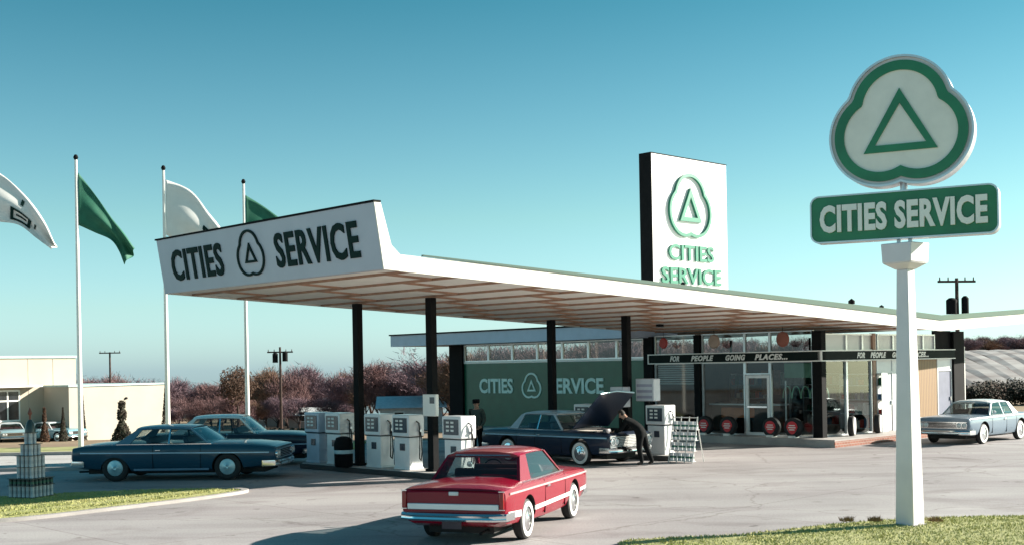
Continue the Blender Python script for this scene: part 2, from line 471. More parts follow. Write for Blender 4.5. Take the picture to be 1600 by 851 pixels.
# canopy deck: stations along p
def roof_strip(a0, a1, p0, p1, inset=0.0, zb=0.0, zt=None, step=1.0, name='roof', m=DECK, parent=B):
    mb = MB(); ps = []; p = p0
    while p < p1 - 1e-6: ps.append(p); p += step
    ps.append(p1)
    if p0 < VAL < p1: ps = sorted(set(ps + [VAL]))
    vs = []
    for q in ps:
        t = thick(q) if zt is None else zt
        vs += [(q, a0, zun(q) + zb), (q, a1, zun(q) + zb), (q, a1, zun(q) + t), (q, a0, zun(q) + t)]
    fs = []
    for i in range(len(ps) - 1):
        for k in range(4):
            fs.append((i * 4 + k, i * 4 + (k + 1) % 4, i * 4 + 4 + (k + 1) % 4, i * 4 + 4 + k))
    fs += [(3, 2, 1, 0), tuple((len(ps) - 1) * 4 + k for k in range(4))]
    mb.add(vs, fs)
    return mb.build(name, m, parent)
FAS = mat('fascia_white', (.70, .66, .59), .45, noise=.05, scale=1.2)
roof_strip(.05, W_CAN - .05, .1, 38, zb=.05, zt=.30, name='roof_deck', m=DECK)
roof_strip(-.02, .06, 0.02, 38.1, zb=.0, name='fascia', m=FAS)
roof_strip(W_CAN - .06, W_CAN + .02, 0.02, 18.6, zb=.0, name='fascia', m=FAS)
roof_strip(-.05, .02, 1.05, 38.2, zb=thick(0) - .02, zt=None, name='fascia_trim', m=DGREEN).location = (0, 0, .045)
# roof over shop and bays
rb = MB()
ps = [18.3, 20, 22, VAL, 26, 30, 34, 38]
for a0, a1 in ((9.1, 23.0),):
    vs = []
    for q in ps:
        zz = 3.72 if q < VAL else 3.72 + .03 * (q - VAL)
        vs += [(q, a0, zz), (q, a1, zz), (q, a1, zz + .50), (q, a0, zz + .50)]
    fs = []
    for i in range(len(ps) - 1):
        for k in range(4): fs.append((i * 4 + k, i * 4 + (k + 1) % 4, i * 4 + 4 + (k + 1) % 4, i * 4 + 4 + k))
    fs += [(3, 2, 1, 0), tuple((len(ps) - 1) * 4 + k for k in range(4))]
    rb.add(vs, fs)
o = rb.build('bay_roof', mat('bay_fascia', (.46, .52, .62), .5, noise=.05), B); o['label'] = 'grey-blue fascia of the lower roof over the bays'
t2 = MB(); t2.box(18.24, 18.31, 9.0, 23.05, 4.20, 4.26); t2.build('roof_edge_trim', BLACKM, B)
# beams under the canopy and staggered blocking
nb = 0
p = .75
beams = []
while p < 23.5:
    mb = MB(); z = zun(p)
    mb.hexa([(p - .035, .07, z + .0), (p + .035, .07, z + .0), (p + .035, W_CAN - .07, z + .0), (p - .035, W_CAN - .07, z + .0),
             (p - .035, .07, z + .056), (p + .035, .07, z + .056), (p + .035, W_CAN - .07, z + .056), (p - .035, W_CAN - .07, z + .056)])
    mb.build('beam', BROWN, B)
    beams.append(p); p += 1.35
for i in range(len(beams) - 1):
    p0, p1 = beams[i] + .06, beams[i + 1] - .06
    for a in [(.9 + 1.1 * (i % 3)) + 3.3 * k for k in range(3)]:
        if a > W_CAN - .3: continue
        z0, z1 = zun(p0), zun(p1)
        rows = MB(); rows.hexa([(p0, a - .03, z0 + .004), (p1, a - .04, z1 + .004), (p1, a + .04, z1 + .004), (p0, a + .04, z0 + .004),
                   (p0, a - .03, z0 + .054), (p1, a - .04, z1 + .054), (p1, a + .04, z1 + .054), (p0, a + .04, z0 + .054)])
        rows.build('cross_brace', BROWN, B)
# canopy sign face, leaning out
lean = .22
def V(*a): return Vector(a)
sf = MB()
zb_, zt_ = zun(0) - .0, zun(0) + 1.35
sf.hexa([(0, -.02, zb_), (.16, -.02, zb_), (.16, W_CAN + .02, zb_), (0, W_CAN + .02, zb_),
         (-lean, -.02, zt_), (-lean + .12, -.02, zt_), (-lean + .12, W_CAN + .02, zt_), (-lean, W_CAN + .02, zt_)])
signface = bevel(sf.build('fascia_sign', GREYW, B), .01)
# slanted end cheek on the lit side
ck = MB()
for ay0, ay1 in ((-.06, -.025),):
    P = [(-.01, zb_), (.55, zb_ - .02), (.62, zun(.6) + thick(.6)), (.28, zun(.3) + thick(.3) + .35), (-lean + .14, zt_), (-lean, zt_)]
    P = [(-.005, zb_), (.42, zun(.42)), (.42, zun(.42) + thick(0)), (.20, zb_ + .5), (-lean + .16, zt_), (-lean - .005, zt_)]
    n = len(P)
    ck.add([(x, ay0, z) for x, z in P] + [(x, ay1, z) for x, z in P], [tuple(range(n)), tuple(range(2 * n - 1, n - 1, -1))] + [(k, (k + 1) % n, n + (k + 1) % n, n + k) for k in range(n)])
ck.build('sign_cheek', FAS, B)
tt = MB()
tt.hexa([(-lean - .03, -.07, zt_), (-lean + .16, -.07, zt_), (-lean + .16, W_CAN + .05, zt_), (-lean - .03, W_CAN + .05, zt_),
         (-lean - .03, -.07, zt_ + .04), (-lean + .16, -.07, zt_ + .04), (-lean + .16, W_CAN + .05, zt_ + .04), (-lean - .03, W_CAN + .05, zt_ + .04)])
tt.build('sign_cap', BLACKM, B)
up = V(-lean, 0, 1.35).normalized()
bas = (V(-lean / 2, W_CAN / 2, (zb_ + zt_) / 2), V(0, -1, 0), up)
def sbas(b, dx, dz): return (b[0] + b[1] * dx + b[2] * dz, b[1], b[2])
LET = mat('sign_letter_dark', (.004, .024, .02), .7, noise=.1, spec=.15)
mb = MB(); put(mb, text_geo('CITIES', 2.45, .78, .03, .022, 0, 1.1), sbas(bas, -2.70, -.01), .0)
x = mb.build('lettering', LET, signface, sharp=0); 
mb = MB(); put(mb, text_geo('SERVICE', 3.1, .78, .03, .022, 0, 1.1), sbas(bas, 2.35, -.01), .0)
x = mb.build('lettering', LET, signface, sharp=0)
mb = MB(); eb = sbas(bas, -.25, 0)
mb.ring([(x * 1.0, z) for x, z in clover(.42, .16)], clover(.365, .16), eb, .0, .035)
tri_ring(mb, eb, .50, .46, .055, .0, .035)
mb.build('emblem', LET, signface, sharp=0)
# columns
for (a, p) in ((4.0, 4.64), (7.1, 4.64), (4.0, 12.2), (7.1, 12.2)):
    mb = MB(); mb.box(p - .09, p + .09, a - .11, a + .11, 0.1, zun(p) - .03)
    mb.box(p - .14, p + .14, a - .16, a + .16, 0.1, .22)
    mb.build('column', BLACKM, B)
# floor slab with brick edge
WP, WA = 19.5, 2.0
sl = MB(); sl.box(18.7, 31.5, 1.0, 20.6, 0, .25); s_ = sl.build('floor_slab', CONC, B)
sb = MB(); sb.box(18.67, 31.5, .97, .998, 0, .20); sb.build('brick_edge', BRICK, s_)
# front wall: mullions and panes.  t measured from the corner along +a
Z0, ZB0, ZB1 = .25, 2.78, 3.07
def ztop(p): return zun(p) - .01
def frontpane(t0, t1, z0, z1, parent, m=GLASS_SHOP, p=WP + .03):
    mb = MB(); a0, a1 = WA + t0, WA + t1; mb.add([(p, a0, z0), (p, a1, z0), (p, a1, z1), (p, a0, z1)], [(0, 1, 2, 3)]); return mb.build('pane', m, parent, sharp=0, fix=False)
def frontframe(t0, t1, z0, z1, w=.05, name='window', m=ALU):
    mb = MB(); a0, a1 = WA + t0, WA + t1
    mb.box(WP - .03, WP + .06, a0, a0 + w, z0, z1); mb.box(WP - .03, WP + .06, a1 - w, a1, z0, z1)
    mb.box(WP - .028, WP + .058, a0 + w, a1 - w, z0, z0 + w); mb.box(WP - .028, WP + .058, a0 + w, a1 - w, z1 - w, z1)
    return mb.build(name, m, B)
def sideframe(s0, s1, z0, z1, w=.05, name='window', m=ALU):
    mb = MB(); p0, p1 = WP + s0, WP + s1
    mb.box(p0, p0 + w, WA - .03, WA + .06, z0, z1); mb.box(p1 - w, p1, WA - .03, WA + .06, z0, z1)
    mb.box(p0 + w, p1 - w, WA - .028, WA + .058, z0, z0 + w); mb.box(p0 + w, p1 - w, WA - .028, WA + .058, z1 - w, z1)
    return mb.build(name, m, B)
def sidepane(s0, s1, z0, z1, parent, m=GLASS_SHOP):
    mb = MB(); p0, p1 = WP + s0, WP + s1; mb.add([(p0, WA + .03, z0), (p1, WA + .03, z0), (p1, WA + .03, z1), (p0, WA + .03, z1)], [(0, 1, 2, 3)]); return mb.build('pane', m, parent, sharp=0, fix=False)
for t0, t1, zz in ((.22, 1.9, Z0), (2.92, 4.75, Z0), (5.05, 6.9, Z0)):
    w_ = frontframe(t0, t1, zz, ZB0); frontpane(t0 + .05, t1 - .05, zz + .05, ZB0 - .05, w_)
for t0, t1 in ((.22, 1.9), (1.9, 2.92), (2.92, 4.75), (5.05, 6.9)):
    w_ = frontframe(t0, t1, ZB1, 3.78, .04); frontpane(t0 + .04, t1 - .04, ZB1 + .04, 3.74, w_)
# shop door
w_ = frontframe(1.9, 2.92, 2.33, ZB0); frontpane(1.95, 2.87, 2.38, ZB0 - .05, w_)
d_ = frontframe(1.92, 2.90, Z0 + .01, 2.31, .10, 'door', mat('white_aluminium', (.75, .76, .76), .4, noise=.03)); frontpane(2.02, 2.80, Z0 + .11, 2.21, d_)
mb = MB(); mb.box(WP - .09, WP - .035, WA + 2.0, WA + 2.8, 1.20, 1.26); mb.build('handle', CHROME, d_)
for t0, t1 in ((-.16, .20), (4.77, 5.03), (6.92, 7.35), (17.45, 18.3)):
    mb = MB(); mb.box(WP - .12, WP + .15, WA + t0, WA + t1, Z0, 3.75); mb.build('wall_column', BLACKM, B)
# low sill wall behind the left windows (dark counter wall)
# side wall
for s0, s1 in ((.2, 1.66), (1.66, 3.3)):
    w_ = sideframe(s0, s1, Z0, ZB0); sidepane(s0 + .05, s1 - .05, Z0 + .05, ZB0 - .05, w_)
for s0, s1 in ((.2, 1.66), (1.66, 2.7), (2.7, 3.6), (3.7, 4.8), (4.8, 5.8), (5.8, 7.0), (7.0, 7.9)):
    w_ = sideframe(s0, s1, ZB1, 3.66, .05); sidepane(s0 + .05, s1 - .05, ZB1 + .05, 3.61, w_, mat('frosted_panel', (.72, .72, .68), .4, noise=.03))
mb = MB(); mb.box(WP + 3.35, WP + 3.55, WA - .05, WA + .08, Z0, 3.68); mb.build('wall_column', BROWN, B)
DW = mat('door_white', (.72, .73, .72), .4, noise=.04)
for s0, s1, m1 in ((3.62, 4.75, DW), (8.05, 9.2, mat('door_blue_grey', (.16, .17, .24), .5, noise=.1))):
    mb = MB(); mb.box(WP + s0 + .06, WP + s1 - .06, WA, WA + .04, Z0 + .01, 2.28); d_ = mb.build('door', m1, B)
    mb = MB(); mb.box(WP + s0, WP + s0 + .06, WA - .03, WA + .06, Z0, ZB0); mb.box(WP + s1 - .06, WP + s1, WA - .03, WA + .06, Z0, ZB0)
    mb.box(WP + s0 + .06, WP + s1 - .06, WA - .03, WA + .06, 2.29, 2.35); mb.box(WP + s0 + .06, WP + s1 - .06, WA - .01, WA + .04, 2.35, ZB0, 0); mb.build('door_frame', DW, d_)
    mb = MB(); mb.box(WP + s1 - .16, WP + s1 - .11, WA - .05, WA - .005, 1.18, 1.32); mb.build('handle', CHROME, d_)
mb = MB(); mb.box(WP + 4.8, WP + 6.4, WA, WA + .12, Z0, ZB0); mb.build('side_wall', DW, B)
mb = MB(); mb.box(WP + 6.42, WP + 8.0, WA - .02, WA + .10, Z0, ZB0); o = mb.build('wood_wall', WOOD, B); o['label'] = 'orange-brown vertical timber wall panel'
mb = MB(); mb.box(WP + 9.25, WP + 10.1, WA - .1, WA + .3, Z0, 3.78); mb.build('wall_column', BLACKM, B)
mb = MB(); mb.box(WP + 10.1, WP + 10.2, WA - .08, WA + .3, Z0, 3.2); mb.build('wall_edge_trim', WHITE, B)
mb = MB(); mb.box(WP + 7.9, WP + 9.25, WA + .02, WA + .1, ZB1, 3.8); mb.build('wall_infill', BLACKM, B)
# slogan band with white border
BANDM = mat('band_dark', (.006, .012, .011), .7, noise=.1, spec=.15)
def band(fr, t0, t1, msgs):
    if fr:
        mb = MB(); mb.box(WP - .16, WP - .05, WA + t0, WA + t1, ZB0, ZB1); bd = mb.build('slogan_band', BANDM, B)
        mb = MB(); mb.box(WP - .19, WP - .05, WA + t0, WA + t1, ZB1, ZB1 + .035); mb.box(WP - .19, WP - .05, WA + t0, WA + t1, ZB0 - .035, ZB0)
        mb.box(WP - .19, WP - .05, WA + t1, WA + t1 + .04, ZB0 - .035, ZB1 + .035)
        mb.build('band_border', WHITE, bd)
        bs = lambda t: (V(WP - .16, WA + t, (ZB0 + ZB1) / 2), V(0, -1, 0), V(0, 0, 1))
    else:
        mb = MB(); mb.box(WP + t0, WP + t1, WA - .16, WA - .05, ZB0, ZB1); bd = mb.build('slogan_band', BANDM, B)
        mb = MB(); mb.box(WP + t0, WP + t1, WA - .19, WA - .05, ZB1, ZB1 + .035); mb.box(WP + t0, WP + t1, WA - .19, WA - .05, ZB0 - .035, ZB0)
        mb.box(WP + t0 - .04, WP + t0, WA - .19, WA - .05, ZB0 - .035, ZB1 + .035)
        mb.build('band_border', WHITE, bd)
        bs = lambda t: (V(WP + t, WA - .16, (ZB0 + ZB1) / 2), V(1, 0, 0), V(0, 0, 1))
    for txt, tc_, w in msgs:
        mb = MB(); put(mb, text_geo(txt, w, .20, .012, .045, .28, 1.12), bs(tc_), 0); mb.build('slogan_lettering', WHITE, bd, sharp=0)
band(True, -.12, 7.05, [('FOR', 5.85, .42), ('PEOPLE', 4.62, .98), ('GOING', 3.2, .82), ('PLACES...', 1.75, 1.3)])
band(False, -.12, 9.2, [('FOR', 2.35, .5), ('PEOPLE', 3.5, 1.05), ('GOING', 4.95, .95), ('PLACES...', 6.4, 1.45)])
# green wall panel with clerestory over it
mb = MB(); mb.box(WP, WP + .14, WA + 7.35, WA + 17.45, .12, 2.9); gw = mb.build('green_wall', GREEN, B); gw['label'] = 'long green lettered wall under the strip of high windows'
mb = MB(); mb.box(WP - .03, WP + .17, WA + 7.35, WA + 17.45, 2.9, 2.97); mb.build('wall_cap', WHITE, gw)
GL = mat('pale_green_letter', (.55, .72, .66), .4, noise=.04)
gb = lambda t, z: (V(WP, WA + t, z), V(0, -1, 0), V(0, 0, 1))
mb = MB(); put(mb, text_geo('CITIES', 2.05, .62, .03, .03), gb(15.45, 1.95)); mb.build('lettering', GL, gw, sharp=0)
mb = MB(); put(mb, text_geo('SERVICE', 2.95, .62, .03, .03), gb(10.9, 1.95)); mb.build('lettering', GL, gw, sharp=0)
mb = MB(); mb.ring(clover(.40, .17), clover(.325, .17), gb(13.35, 1.93), 0, .03); tri_ring(mb, gb(13.35, 1.93), .50, .48, .07, 0, .03); mb.build('emblem', GL, gw, sharp=0)
t = 7.35
tt_ = [7.35, 8.75, 10.2, 11.6, 13.0, 14.45, 15.9, 17.45]
for i in range(len(tt_) - 1):
    w_ = frontframe(tt_[i], tt_[i + 1], 2.975, 3.71, .05); frontpane(tt_[i] + .05, tt_[i + 1] - .05, 3.03, 3.66, w_)
# back and inner walls, low so the sky shows through the high windows
INW = mat('inner_wall', (.10, .06, .05), .8, noise=.3, scale=1.2)
mb = MB(); mb.box(28.8, 28.95, WA + .1, 20.3, .25, 3.0); mb.build('back_wall', INW, B)
for i in range(9):
    a0 = 2.2 + i * 2.0; 
    mb = MB(); mb.box(28.83, 28.9, a0, a0 + .08, 3.0, 3.72); mb.build('back_mullion', BLACKM, B)
mb = MB(); mb.box(WP + .16, 28.8, WA + 7.1, WA + 7.22, .25, 3.0); mb.build('inner_wall', INW, B)
mb = MB(); mb.box(WP + .16, 28.8, 20.15, 20.28, .25, 3.0); mb.build('end_wall', BLACKM, B)
# interior counter and shelves seen through the glass
cnt = thing('shop_counter', 'dark sales counter standing inside behind the shop windows', 'counter', L2W(WP + 2.2, WA + 4.6, .25), BANG)
mb = MB(); mb.box(-.3, .3, -1.8, 1.2, 0, .95); mb.build('cabinet', mat('counter_wood', (.10, .05, .03), .5), cnt)
mb = MB(); mb.box(-.36, .36, -1.86, 1.26, .95, 1.0); mb.build('top', ALU, cnt)
orange = thing('orange_display_box', 'long orange display box behind the window left of the shop door', 'display box', L2W(WP + .5, WA + 3.55, .25), BANG)
mb = MB(); mb.box(-.2, .2, -.5, .62, .58, .92); mb.build('box', mat('orange_card', (.62, .20, .08), .6), orange)
mb = MB(); mb.box(-.15, .15, -.45, .57, 0, .58); mb.build('stand', BLACKM, orange)
rs = random.Random(5)
for k, (pp, aa, lb) in enumerate(((3.8, .6, 'goods shelf inside, nearest the building corner'), (5.5, 3.2, 'goods shelf inside, behind the shop door'), (4.6, 5.9, 'goods shelf inside, left of the counter'))):
    sh = thing('goods_shelf', lb, 'shelf', L2W(WP + pp, WA + aa, .25), BANG, 'goods shelves inside the shop')
    mb = MB()
    for z in (.1, .6, 1.1, 1.6, 2.0): mb.box(-.2, .2, -.8, .8, z, z + .03)
    for a in (-.82, .8): mb.box(-.2, .2, a, a + .02, 0, 2.05)
    mb.build('shelf_frame', ALU, sh)
    mb = MB()
    for z in (.13, .63, 1.13, 1.63):
        a = -.75
        while a < .7:
            w = rs.uniform(.08, .2); mb.box(-.12, .1, a, a + w, z, z + rs.uniform(.15, .38), rs.randrange(4)); a += w + .02
    o = mb.build('goods', [mat('goods_red', (.5, .05, .04)), mat('goods_white', (.7, .7, .65)), GREEN, mat('goods_blue', (.08, .16, .3))], sh); o['kind'] = 'stuff'
# green hoops modelled for the arch pattern on the right-hand front window
hp = thing('green_arch_pattern', 'pale green arched pattern inside the window right of the shop door', 'display', L2W(WP + .8, WA + 1.05, .25), BANG)
mb = MB()
for k in range(5):
    rr = .75 - k * .0; zc = 1.45
    pts = [(0, -.72 + .36 * k + .17 * math.cos(math.pi * j / 10), 1.25 + .42 * math.sin(math.pi * j / 10)) for j in range(11)]
    mb.tube(pts, .018, 6)
mb.build('arches', mat('pale_green', (.25, .55, .38), .5), hp)
mb = MB(); mb.box(-.03, .03, -.8, .8, 1.95, 2.45); mb.build('header', mat('pale_green2', (.20, .42, .30), .5), hp)
mb = MB(); mb.box(-.02, .02, -.8, -.76, 0, 1.85); mb.box(-.02, .02, .76, .8, 0, 1.85); mb.build('post', ALU, hp)
bl = thing('window_blind', 'pale slatted blind across the top of the leftmost shop window', 'blind', L2W(WP + .15, WA + 6.0, 2.0), BANG)
for k in range(9):
    mb = MB(); mb.box(-.03, .03, -.85, .85, .08 * k, .08 * k + .045); mb.build('slat', mat('blind_pale', (.6, .62, .6), .6), bl)
for k, (pp, aa, z, w, h, cc, lb) in enumerate(((6.5, 1.2, 1.5, .9, .7, (.45, .48, .5), 'pale notice board on display inside, near the corner window'), (3.0, 3.9, 1.3, .8, .9, (.30, .14, .10), 'russet notice board on a stand behind the window left of the door'),
     (5.0, 4.4, 1.6, 1.4, .5, (.6, .58, .5), 'long cream notice board on a stand deep inside the shop'))):
    q = thing('notice_board', lb, 'notice board', L2W(WP + pp, WA + aa, .25), BANG, 'notice boards inside the shop')
    mb = MB(); mb.box(-.02, .02, -w / 2, w / 2, z, z + h); mb.build('panel', mat('board_%d' % k, cc, .6, noise=.25, scale=9), q)
    mb = MB(); mb.box(-.03, .03, -.03, .03, 0, z); mb.box(-.2, .2, -.2, .2, 0, .03); mb.build('stand', ALU, q)
# hanging round ornaments over the band
for k, (t, rr, m1, lb) in enumerate(((6.2, .20, 'goods_red', 'small dark red round ornament hanging before the high window above the word FOR'),
                                 (3.95, .25, 'orn_tan', 'tan round ornament hanging before the high window left of the door'),
                                 (1.15, .26, 'orn_brown', 'brown round ornament hanging before the high window near the corner'))):
    c_ = {'goods_red': (.35, .04, .04), 'orn_tan': (.45, .32, .25), 'orn_brown': (.28, .09, .06)}[m1]
    og = thing('hanging_ornament', lb, 'ornament', L2W(WP - .35, WA + t, 3.50), BANG)
    mb = MB(); mb.lathe([(0, -.05), (rr * .8, -.05), (rr, 0), (rr * .8, .05), (0, .05)], (0, 0, 0), (1, 0, 0), 20); mb.build('disc', mat(m1, c_), og)
    mb = MB(); mb.cyl((0, 0, rr - .02), (0, 0, .42), .008, n=5); mb.build('cord', BLACKM, og)

# tyres on display in front of / behind the glass
def tyre_prof(r, w):
    return [(r * .60, -w * .42), (r * .74, -w * .52), (r * .9, -w * .5), (r * .985, -w * .38), (r, -w * .15), (r, w * .15), (r * .985, w * .38), (r * .9, w * .5), (r * .74, w * .52), (r * .60, w * .42), (r * .58, 0), (r * .60, -w * .42)]
tproto = None
def display_tyre(px, pa, p, kind, lb):
    T = thing('tyre_display', lb, 'tyre', L2W(p, pa, .25 + .33), BANG, 'tyres on show along the shop windows')
    mb = MB(); mb.lathe(tyre_prof(.33, .19), (0, 0, 0), (1, 0, 0), 28); mb.build('tread', RUBBER, T)
    if kind == 'red':
        mb = MB(); P = [(.21 * math.cos(a) * (1 if math.sin(a) > -.2 else .8), .21 * math.sin(a)) for a in [2 * math.pi * k / 24 for k in range(24)]]
        mb.slab(P, (V(-.08, 0, 0), V(0, -1, 0), V(0, 0, 1)), 0, .02); q = mb.build('centre_card', mat('card_red', (.60, .03, .04), .5, noise=.05), T)
        mb = MB()
        for z, w in ((.06, .22), (-.01, .28), (-.08, .2)): mb.slab([(-w / 2, z), (w / 2, z), (w / 2, z + .03), (-w / 2, z + .03)], (V(-.10, 0, 0), V(0, -1, 0), V(0, 0, 1)), .0, .004)
        mb.build('card_stripe', WHITE, q)
        mb = MB(); mb.box(-.16, .14, -.12, .12, -.33, -.26); mb.build('stand', WHITE, T)
    else:
        mb = MB(); mb.lathe([(.20, 0), (.29, 0), (.29, .006), (.20, .006)], (-.10, 0, 0), (-1, 0, 0), 28); mb.build('whitewall', WWALL, T)
    return T
for t, lb in ((5.75, 'first dark tyre with red card, beside the can rack'), (4.35, 'dark tyre with red card under the left window, next after the rack'), (3.35, 'dark tyre with red card just left of the shop door')):
    display_tyre(0, WA + t, WP - .42, 'red', lb)
display_tyre(0, WA + 1.6, WP - .42, 'red', 'whitewalled tyre with plain red card just right of the shop door')
display_tyre(0, WA + .75, WP - .42, 'red', 'tyre with red shield card between the door and the building corner')
# side-window whitewalls: turned to face the side
for s, lb in ((1.35, 'upright whitewall tyre standing in the side window nearest the corner'), (3.05, 'upright whitewall tyre in the second side window by the brown post')):
    T = display_tyre(0, WA - .35, WP + s, 'ww', lb); T.rotation_euler = (0, 0, BANG + R(112))
    for c in T.children:
        if c.name.startswith('whitewall'):
            c.data.materials[0] = WWALL
            mb = MB(); mb.lathe([(0, .004), (.2, .004)], (-.10, 0, 0), (-1, 0, 0), 24); mb.build('centre_card', WHITE, T)

# rooftop sign
RS = thing('rooftop_sign', 'tall white rooftop sign board with green clover emblem over two lines of letters', 'sign', (4.72, 40.0, 0), BANG)
RW, RZ0, RZ1 = 4.15, 5.0, 9.72
mb = MB(); mb.box(0, RW, 0, .48, RZ0, RZ1); bd = mb.build('board', mat('sign_white', (.80, .77, .75), .4, noise=.03), RS)
mb = MB(); mb.box(-.03, 0, -.015, .495, RZ0 - .02, RZ1 + .03); mb.box(0, RW + .02, -.015, .495, RZ1, RZ1 + .03); mb.build('board_edge', BLACKM, bd)
for x in (.6, RW - .6):
    mb = MB(); mb.box(x - .08, x + .08, .14, .34, 4.0, RZ0); mb.build('post', BLACKM, RS)
GREENB = mat('neon_green', (.01, .20, .12), .35, noise=.1)
rbz = lambda x, z: (V(x, 0, z), V(1, 0, 0), V(0, 0, 1))
mb = MB(); c1 = clover(.86, .32); c2 = clover(.75, .32); e0 = rbz(2.0, 8.05)
mb.ring([(x, z) for x, z in c1], [(x, z) for x, z in c2], e0, 0, .09)
tri_ring(mb, e0, 1.2, 1.15, .15, 0, .09); mb.build('emblem', GREENB, bd, sharp=0)
mb = MB(); put(mb, text_geo('CITIES', 2.5, .54, .06, .02), rbz(2.05, 6.50)); mb.build('lettering', GREENB, bd, sharp=0)
mb = MB(); put(mb, text_geo('SERVICE', 3.3, .56, .06, .02), rbz(2.05, 5.72)); mb.build('lettering', GREENB, bd, sharp=0)

# roof vents
def vent(name, lb, p, a, h, r):
    z = zun(p) + thick(p) - .06
    T = thing(name, lb, 'vent', L2W(p, a, z), 0)
    mb = MB(); mb.cyl((0, 0, 0), (0, 0, h * .7), r * .55, n=10); mb.build('pipe', BLACKM, T)
    mb = MB(); mb.lathe([(0, h), (r, h * .85), (r, h * .66), (r * .6, h * .66)], (0, 0, 0), (0, 0, 1), 10); mb.build('cap', BLACKM, T)
vent('roof_vent', 'small dark mushroom vent on the canopy roof left of the rooftop sign', 10.6, .6, .28, .07)
vent('roof_vent', 'dark capped vent on the roof between rooftop sign and pylon', 20.9, 1.6, .55, .11)
vent('roof_vent', 'squat dark capped vent on the roof just right of the first', 21.6, .9, .35, .08)

# ------------------------------------------------------------------ pylon sign
PX, PY = 6.45, 19.75
fa = math.atan2(-.455, .89)
PS = thing('pylon_sign', 'tall tapering white pylon carrying a green-rimmed clover emblem above a green name board', 'sign', (PX, PY, 0), fa)
PW = mat('pylon_white', (.74, .70, .72), .5, noise=.07, scale=1.5)
mb = MB()
rot = R(22)
def sq(w, z, r=rot): return [(w * math.cos(r + k * math.pi / 2) , w * math.sin(r + k * math.pi / 2), z) for k in range(4)]
mb.hexa(sq(.235, .0) + sq(.145, 4.24)); bevel(mb.build('pole', PW, PS), .012)
mb = MB(); mb.hexa(sq(.30, 0) + sq(.29, .10)); bevel(mb.build('footing', CONC, PS), .02)
mb = MB(); mb.hexa(sq(.37, 4.34) + sq(.39, 4.66)); mb.hexa(sq(.17, 4.24) + sq(.37, 4.34)); bevel(mb.build('cap_box', PW, PS), .015)
mb = MB()
for dx in (-.09, .09):
    mb = MB(); mb.box(dx - .03, dx + .03, -.05, .05, 4.66, 4.80); mb.build('bracket', ALU, PS)
mb = MB(); mb.cyl((0, 0, 5.4), (0, 0, 5.8), .06); mb.build('bracket', ALU, PS)
def rrect(w, h, r, n=6):
    out = []
    for cx, cz, a0 in ((w / 2 - r, -h / 2 + r, -90), (w / 2 - r, h / 2 - r, 0), (-w / 2 + r, h / 2 - r, 90), (-w / 2 + r, -h / 2 + r, 180)):
        for k in range(n + 1):
            a = R(a0 + 90 * k / n); out.append((cx + r * math.cos(a), cz + r * math.sin(a)))
    return out
GSIGN = mat('sign_green_enamel', (.018, .20, .085), .35, noise=.14, scale=2.5)
BEIGE = mat('sign_beige', (.84, .80, .70), .4, noise=.06, scale=3)
nb0 = (V(-.02, -.16, 5.12), V(1, 0, 0), V(0, 0, 1))
mb = MB(); mb.slab(rrect(2.90, .74, .13), nb0, -.30, 0); nbd = mb.build('name_board', GSIGN, PS)
mb = MB(); mb.ring(rrect(2.95, .79, .15), rrect(2.90, .74, .13), nb0, -.27, .02); mb.build('board_rim', ALU, nbd)
mb = MB(); put(mb, text_geo('CITIES SERVICE', 2.62, .46, .04, .04, 0, 1.06), nb0, .002); mb.build('lettering', mat('letter_cream', (.84, .82, .74), .4, noise=.03), nbd, sharp=0)
cb = (V(-.02, -.14, 6.58), V(1, 0, 0), V(0, 0, 1))
SC = 1.0
rho, dd = .795, .31
mb = MB(); mb.slab(clover(rho + .03, dd), cb, -.32, -.02); cl = mb.build('clover_board', mat('sign_edge_white', (.76, .74, .72), .4, noise=.05), PS)
mb = MB(); mb.slab(clover(rho - .20, dd), cb, -.02, .002); mb.build('clover_face', BEIGE, cl, sharp=0)
mb = MB(); mb.ring(clover(rho - .045, dd), clover(rho - .20, dd), cb, -.02, .03); mb.build('clover_band', GSIGN, cl, sharp=0)
mb = MB(); mb.ring(clover(rho + .045, dd), clover(rho + .01, dd), cb, -.3, .04); mb.build('clover_rim', ALU, cl, sharp=0)
mb = MB(); tri_ring(mb, cb, 1.16, 1.02, .115, .002, .03, 0, .0); mb.build('triangle', GSIGN, cl, sharp=0)

# ------------------------------------------------------------------ flagpoles and flags
poles = [(-18.0, 41.1), (-15.55, 43.5), (-13.15, 46.1), (-10.7, 48.8)]
plab = ['white flagpole out at the edge of the picture', 'tall white flagpole nearest the cream building', 'white flagpole rising behind the left end of the canopy sign', 'white flagpole rising behind the middle of the canopy sign']
for (x, y), lb in zip(poles, plab):
    T = thing('flagpole', lb, 'flagpole', (x, y, terrain(x, y)), 0, 'row of flagpoles beside the street')
    mb = MB(); mb.cyl((0, 0, 0), (0, 0, 10.45), .095, .05, 12); mb.build('pole', WHITE, T)
    mb = MB(); mb.lathe([(0, 10.43), (.05, 10.45), (.09, 10.54), (.05, 10.63), (0, 10.65)], (0, 0, 0), (0, 0, 1), 12); mb.build('finial', BLACKM, T)
    mb = MB(); mb.cyl((0, 0, -.05), (0, 0, .08), .22, .16, 12); mb.build('base', CONC, T)
